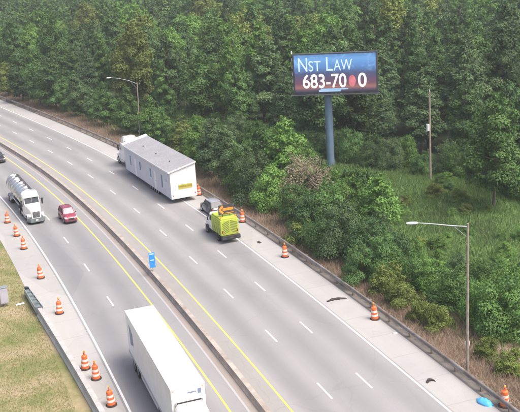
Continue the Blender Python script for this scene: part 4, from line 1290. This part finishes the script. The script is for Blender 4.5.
# --- named plants of the front row, in world metres: kind, x, y, height
FRONT = [('st', -64.0, 238.5, 8.8), ('st', -58.1, 229.0, 10.9), ('st', -52.0, 221.5, 13.0), ('st', -47.0, 215.5, 12.0), ('st', -43.2, 208.6, 8.2), ('st', -39.0, 201.1, 9.6), ('st', -34.5, 194.4, 7.0), ('st', -30.8, 188.3, 9.0),
         ('st', -24.9, 178.4, 9.2), ('st', -19.3, 166.8, 9.0), ('cone', -13.2, 159.6, 8.0), ('st', -16.4, 161.8, 7.2), ('st', -9.2, 145.1, 7.8), ('st', -7.0, 139.5, 9.2), ('st', -4.4, 133.0, 9.4), ('sh', -2.3, 128.0, 6.6),
         ('sh', -.3, 124.0, 7.2), ('st', 1.4, 128.1, 9.6), ('sh', 2.0, 119.0, 6.4), ('st', 4.0, 125.3, 11.0), ('tan', 5.9, 118.5, 7.4), ('sh', 4.6, 112.1, 5.6), ('sh', 6.2, 106.0, 5.8), ('sh', 8.3, 106.5, 6.8),
         ('sh', 7.4, 100.3, 5.0), ('sh', 9.5, 98.4, 6.4), ('sh', 10.8, 107.5, 7.0), ('sh', 12.2, 116.3, 6.2), ('sh', 9.7, 120.3, 5.4), ('st', 14.5, 104.8, 7.7), ('sh', 11.6, 95.3, 5.4), ('sh', 13.1, 90.5, 5.2),
         ('sh', 10.4, 90.6, 4.2), ('sh', 14.7, 92.0, 4.6), ('sh', 16.6, 95.8, 3.0), ('sh', 16.0, 88.6, 4.0), ('sh', 17.2, 86.4, 3.8), ('sh', 18.4, 82.0, 4.2), ('sh', 19.9, 77.6, 4.4), ('sh', 21.8, 75.6, 5.6),
         ('sh', 23.6, 80.9, 5.0), ('sh', 21.6, 84.2, 4.0), ('sh', 20.4, 90.0, 3.0), ('sh', 19.0, 93.3, 2.4), ('sh', 24.6, 90.2, 2.2), ('sh', 25.6, 86.5, 2.9), ('ye', 13.0, 83.8, 3.2), ('ye', 14.4, 79.6, 2.6),
         ('ye', 15.7, 77.4, 2.5), ('ye', 5.2, 105.0, 3.4), ('ye', 18.7, 70.9, 2.1), ('ye', 19.8, 67.8, 2.3), ('ye', 12.6, 86.8, 3.4)]
ORD = ['first', 'second', 'third', 'fourth', 'fifth', 'sixth', 'seventh', 'eighth', 'ninth', 'tenth', 'eleventh', 'twelfth', 'thirteenth', 'fourteenth', 'fifteenth', 'sixteenth', 'seventeenth', 'eighteenth',
       'nineteenth', 'twentieth', 'twenty-first', 'twenty-second', 'twenty-third', 'twenty-fourth', 'twenty-fifth', 'twenty-sixth', 'twenty-seventh', 'twenty-eighth', 'twenty-ninth', 'thirtieth', 'thirty-first']
cnt = {}
st_cols = ['yellow', 'dark', 'mid', 'dark', 'mid', 'grey', 'grey', 'mid', 'mid', 'mid', 'cone', 'mid', 'light', 'grey', 'grey', 'mid', 'light', 'light']
si = 0
sh_cols = ['mid', 'grey', 'light', 'dark', 'dark', 'mid', 'mid', 'grey', 'light', 'mid', 'light', 'dark', 'mid', 'mid', 'dark', 'light', 'mid', 'light', 'mid', 'light', 'mid', 'light', 'mid', 'grey', 'light', 'mid', 'light']
hi = 0
for kind, x, y, h in FRONT:
    if kind in ('st', 'cone'):
        c = 'cone' if kind == 'cone' else st_cols[si % len(st_cols)]
        if c == 'cone' and kind != 'cone':
            c = 'mid'
        si += 1
        n = cnt['t'] = cnt.get('t', -1) + 1
        plant(R.choice(SMALL[c]), x, y, h, 'small_tree', 'small %s tree, %s from left in the row behind the guard rail' % (CW[c], ORD[n]), 'tree', 'small trees along the guard rail', R.uniform(.95, 1.2), R)
    elif kind == 'sh':
        c = sh_cols[hi % len(sh_cols)]
        hi += 1
        n = cnt['s'] = cnt.get('s', -1) + 1
        plant(R.choice(SHRUB[c]), x, y, h, 'shrub', 'large %s shrub, %s along the roadside thicket from the mobile home down' % (CW[c], ORD[n]), 'shrub', 'tall shrubs of the roadside thicket', R.uniform(.8, 1.0), R)
    elif kind == 'ye':
        n = cnt['y'] = cnt.get('y', -1) + 1
        plant(R.choice(SHRUB['yellow']), x, y, h, 'shrub', 'low yellowish bush in the dry grass strip, bush %s of that strip' % ORD[n], 'shrub', 'low yellow bushes in the dry strip', R.uniform(.9, 1.2), R)
    else:
        plant('shrub_tan0', x, y, h, 'shrub', 'dry tan feathery shrub below the billboard post', 'shrub', None, 1.0, R)

# (wood), the rest one far-off mass
EDGE = [(-200, 372), (-140, 330), (-70, 256), (-53, 232), (-34, 204), (-20, 182), (-8, 166), (3, 152), (12, 149), (25, 138), (33, 134), (36, 116), (60, 104), (140, 96)]
ex, ey = zip(*EDGE)

# low growth that closes the foot of the wood and fills the thicket
fills, tries = [], 0
while len(fills) < 95 and tries < 6000:
    tries += 1
    x, y = R.uniform(-40, 44), R.uniform(85, 215)
    ye_ = float(np.interp(x, ex, ey))
    s_, o_ = road_so(x, y)
    if abs(x) > .30 * y + 3 or o_ > -23 or y > ye_ + 2:
        continue
    clear = x > 14.0 and 84 < y < ye_ - 4
    if clear or (abs(x - 11.6) < 3.5 and 118 < y < 143) or (abs(x - 25.6) < 3 and 108 < y < 134):
        continue
    if any((x - a) ** 2 + (y - b) ** 2 < 8 for a, b, _ in fills):
        continue
    fills.append((x, y, ye_ - y))
fills.sort(key=lambda q: q[0] / q[1])
for i, (x, y, d_) in enumerate(fills):
    c = R.choice(['mid', 'mid', 'light', 'dark', 'grey'])
    where = 'at the foot of the wood' if d_ < 7 else 'inside the thicket'
    near = 'left of the mobile home' if x / y < -.14 else ('behind the mobile home' if x / y < -.07 else ('behind the lime truck' if x / y < -.0 else ('below the billboard' if x / y < .1 else ('beside the clearing' if x / y < .2 else 'at the right edge'))))
    plant(R.choice(SHRUB[c]), x, y, R.uniform(3.2, 5.6), 'shrub', '%s shrub %s, %s' % (CW[c], where, near), 'shrub', '%s shrubs %s, %s' % (CW[c], where, near), R.uniform(.8, 1.05), R)

weeds = 0
while weeds < 30:
    x, y = R.uniform(14, 40), R.uniform(80, 130)
    if abs(x) > .3 * y + 2 or y > np.interp(x, ex, ey) - 4 or road_so(x, y)[1] > -24:
        continue
    weeds += 1
    c = R.choice(['light', 'mid', 'light', 'yellow', 'light'])
    plant(R.choice(SHRUB[c]), x, y, R.uniform(.8, 1.9), 'weed', 'low %s weed in the clearing %s' % (CW[c], 'near the utility pole' if y > 113 else ('behind the near street light' if y > 95 else 'right of the near street light')), 'weed', 'low %s weeds, %s part of the clearing' % (CW[c], 'farther' if y > 113 else ('middle' if y > 95 else 'nearer')), R.uniform(1.2, 1.8), R)

cand = []
gy = 96.0
while gy < 470:
    gx = -0.30 * gy - 6
    while gx < 0.30 * gy + 6:
        x = gx + R.uniform(-3.4, 3.4)
        y = gy + R.uniform(-3.4, 3.4)
        if R.random() > .08 and y > np.interp(x, ex, ey) + 1.0 and not (abs(x - 11.5) < 8 and y < 149):
            cand.append((x, y))
        gx += 6.7 + gy * .005
    gy += 6.6 + gy * .005
cand.sort(key=lambda p: p[1])
SPECIALS = [('pine', 5.6, 165.0, 15.5, 'single dark pointed tree rising just left of the billboard'), ('pine', -38.5, 214.0, 17.5, 'broad dark pointed tree left of the street lamp in the far woods'),
            ('yellow', -28, 238, 19, 'yellowish round tree crown high in the wood above the toter truck'), ('light', -17, 205, 15.0, 'bright green narrow tree in the wood above the mobile home'),
            ('mid', 30.5, 113.5, 14.5, 'tall green tree at right edge beyond the meadow'), ('light', 15.5, 190, 20, 'bright green tree top above the billboard')]
for c, x, y, h, lb in SPECIALS:
    plant(BIG[c][0], x, y, h, 'pine_tree' if c == 'pine' else 'broadleaf_tree', lb, 'tree', None, 1.0, R)
cand = [p for p in cand if min((p[0] - s_[1]) ** 2 + (p[1] - s_[2]) ** 2 for s_ in SPECIALS) > 26]
ZN = [(-.24, 'at the far left'), (-.185, 'left of the farther street light'), (-.12, 'above the toter truck'), (-.06, 'above the mobile home roof'), (-.01, 'above the lime truck'),
      (.035, 'left of the billboard'), (.085, 'right behind the billboard face'), (.14, 'between billboard and utility pole'), (.20, 'just right of the utility pole'), (9, 'at the right edge')]
def zone(x, y):
    dep = y - np.interp(x, ex, ey)
    row = 'front row' if dep < 9 else ('second row' if dep < 19 else ('middle' if dep < 45 else ('upper part' if dep < 90 else 'top')))
    z_ = [q for l, q in ZN if x / y < l][0]
    return '%s of the wood %s' % (row, z_)
far = []
for i, (x, y) in enumerate(cand):
    px = x / y
    pr_ = ['mid'] * 5 + ['dark'] * 3 + ['light'] * 4 + ['grey'] * 2 + ['yellow'] + ['pine']
    if px > .06 and y < 200:
        pr_ = ['dark'] * 6 + ['grey'] * 4 + ['mid'] * 2 + ['pine']
    c = R.choice(pr_)
    h = R.triangular(10.5, 22.0, 16.5) * (0.94 if y < 165 else 1.0)
    if c == 'pine':
        h *= 1.06
    k = R.choice(BIG[c])
    if i < 290:
        plant(k, x, y, h, 'pine_tree' if c == 'pine' else 'broadleaf_tree', '%s tree, %s' % (CW[c].replace('dull grey', 'dull'), zone(x, y)), 'tree', '%s trees, %s' % (CW[c], zone(x, y)), R.uniform(.85, 1.25), R)
    else:
        far.append((x, y, h, c))
# far mass: thinner copies joined in one mesh
def far_wood():
    V, T = [], []
    for j, (x, y, h, c) in enumerate(far):
        shape = 'cone' if c == 'pine' else R.choice(['round', 'oval'])
        key = 'far_%s_%d' % (shape, j % 3)
        if key not in PROTO:
            v, tn, _ = crown_arrays(300 + j, 17, 4.2 if shape != 'cone' else 4.0, 3.0, shape, 1500, .52, 30)
            PROTO[key] = (v, tn)
        v, tn = PROTO[key]
        a = R.uniform(0, 6.28)
        k = h / 17
        ca, sa = math.cos(a), math.sin(a)
        vv = np.stack([(v[:, 0] * ca - v[:, 1] * sa) * k + x, (v[:, 0] * sa + v[:, 1] * ca) * k + y, v[:, 2] * k - .4], 1)
        V.append(vv)
        T.append(np.clip(tn * .5 + R.uniform(-.1, .5), 0, 1))
    me = quads_mesh('far_wood', np.concatenate(V), np.concatenate(T), M['leaf_mid'])
    obj('far_wood', me, None, label='far mass of woodland canopy along the top of the picture', cat='woodland', kind='stuff')
far_wood()

# --- undergrowth, grasses
def scatter(n, xy, hmin, hmax, wid, m, name, label, seed, lean=.35, cat='grass', tuft=0.0):
    """upright blades: narrow quads standing on the ground"""
    rg = np.random.default_rng(seed)
    P = np.array(xy)
    n = len(P)
    h = rg.uniform(hmin, hmax, n)
    a = rg.uniform(0, 2 * np.pi, n)
    wv = np.stack([np.cos(a), np.sin(a), np.zeros(n)], 1) * (wid * rg.uniform(.6, 1.3, n))[:, None]
    ln = np.stack([rg.normal(size=n) * lean, rg.normal(size=n) * lean, np.ones(n)], 1) * h[:, None]
    mid = P + ln * .55
    tip = P + ln * np.array([1.25, 1.25, 1.0])
    v = np.stack([P, mid + wv, tip, mid - wv], 1).reshape(-1, 3)
    t = np.repeat(rg.uniform(0, 1, n), 4)
    me = quads_mesh(name, v, t, m)
    return obj(name, me, None, label=label, cat=cat, kind='stuff')

def band_points(n, s0, s1, o0, o1, seed, power=1.0):
    rg = np.random.default_rng(seed)
    out = []
    for _ in range(n):
        # equal density per ground area is not needed far away: favour the nearer half
        s = s0 + (s1 - s0) * rg.uniform(0, 1) ** 1.4
        o = o0 + (o1 - o0) * rg.uniform(0, 1) ** power
        p = RP(s, o)
        out.append((p.x, p.y, -.04))
    return out
M['blade_tan'] = leafmat('blade_tan', (.30, .225, .165), (.52, .41, .32), (.38, .29, .22), .3)
M['blade_green'] = leafmat('blade_green', (.075, .135, .040), (.16, .24, .075), (.11, .18, .055), .4)
M['blade_meadow'] = leafmat('blade_meadow', (.17, .31, .095), (.34, .50, .19), (.24, .40, .14), .45)
M['blade_mixed'] = leafmat('blade_mixed', (.17, .24, .065), (.42, .38, .19), (.26, .29, .11), .4)
scatter(0, band_points(75000, 25, 260, -15.0, -20.5, 1), .2, .9, .022, M['blade_tan'], 'dry_grass', 'dry tan grass between the guard rail and the thicket', 2, .45)
scatter(0, band_points(60000, 40, 110, 15.75, 26.0, 3), .05, .20, .018, M['blade_mixed'], 'verge_grass', 'short mixed green and straw grass on the near verge', 4, .45)
def region_points(n, poly_test, box, seed):
    rg = np.random.default_rng(seed)
    out = []
    while len(out) < n:
        x, y = rg.uniform(box[0], box[1]), rg.uniform(box[2], box[3])
        if poly_test(x, y):
            out.append((x, y, terrain_z(x, y) - .03))
    return out
def thicket(x, y):
    if abs(x) > .32 * y + 6 or y > np.interp(x, ex, ey) + 6:
        return False
    s_, o_ = road_so(x, y)
    return o_ < -18.5
def meadow(x, y):
    s_, o_ = road_so(x, y)
    return o_ < (-24.0 if y > 92 else -26.5) and y < np.interp(x, ex, ey) + 3 and abs(x) < .32 * y + 6
def clearing_sheet():
    st, vs, fs, idx = 1.5, [], [], {}
    def vid(a, b):
        if (a, b) not in idx:
            idx[a, b] = len(vs)
            vs.append((a * st, b * st, terrain_z(a * st, b * st) + .035))
        return idx[a, b]
    for a in range(6, 34):
        for b in range(50, 96):
            x, y = (a + .5) * st, (b + .5) * st
            if meadow(x, y) and y < np.interp(x, ex, ey) - .5:
                fs.append((vid(a, b), vid(a + 1, b), vid(a + 1, b + 1), vid(a, b + 1)))
    me = bpy.data.meshes.new('clearing')
    me.from_pydata(vs, [], fs)
    obj('clearing', me, M['clearing'], kind='structure')
clearing_sheet()
scatter(0, region_points(30000, thicket, (-60, 40, 55, 240), 5), .35, 1.2, .05, M['blade_green'], 'undergrowth', 'green undergrowth filling the ground among the shrubs', 6, .4, 'undergrowth')
scatter(0, region_points(80000, meadow, (10, 46, 76, 142), 7), .2, .75, .03, M['blade_meadow'], 'meadow_grass', 'tall green grass of the clearing right of the billboard', 8, .4)

# ------------------------------------------------------------------ look-alikes are told apart by their order across the view
same = {}
for o in COL.objects:
    if o.parent is None and 'label' in o and o.get('group'):
        same.setdefault(o['label'], []).append(o)
for lb, os_ in same.items():
    if len(os_) < 2:
        continue
    os_.sort(key=lambda q: q.location.x / q.location.y)
    for i, o in enumerate(os_):
        tail = ('left one' if i == 0 else 'right one') if len(os_) == 2 else '%s from left' % ORD[min(i, len(ORD) - 1)]
        if len(lb.split()) + len(tail.split()) <= 16:
            o['label'] = lb + ', ' + tail

# ------------------------------------------------------------------ summer haze
hm = bpy.data.materials.new('haze')
hm.use_nodes = True
ht = hm.node_tree
for n in list(ht.nodes):
    ht.nodes.remove(n)
pv = ht.nodes.new('ShaderNodeVolumePrincipled')
pv.inputs['Color'].default_value = (.86, .91, .92, 1)
pv.inputs['Density'].default_value = 0.00038
pv.inputs['Anisotropy'].default_value = 0.2
ho = ht.nodes.new('ShaderNodeOutputMaterial')
ht.links.new(pv.outputs[0], ho.inputs['Volume'])
MB().box(-930, 930, -230, 1530, -2.5, 38.0).build('haze', hm, label='thin pale summer haze in the air', cat='haze', kind='stuff')
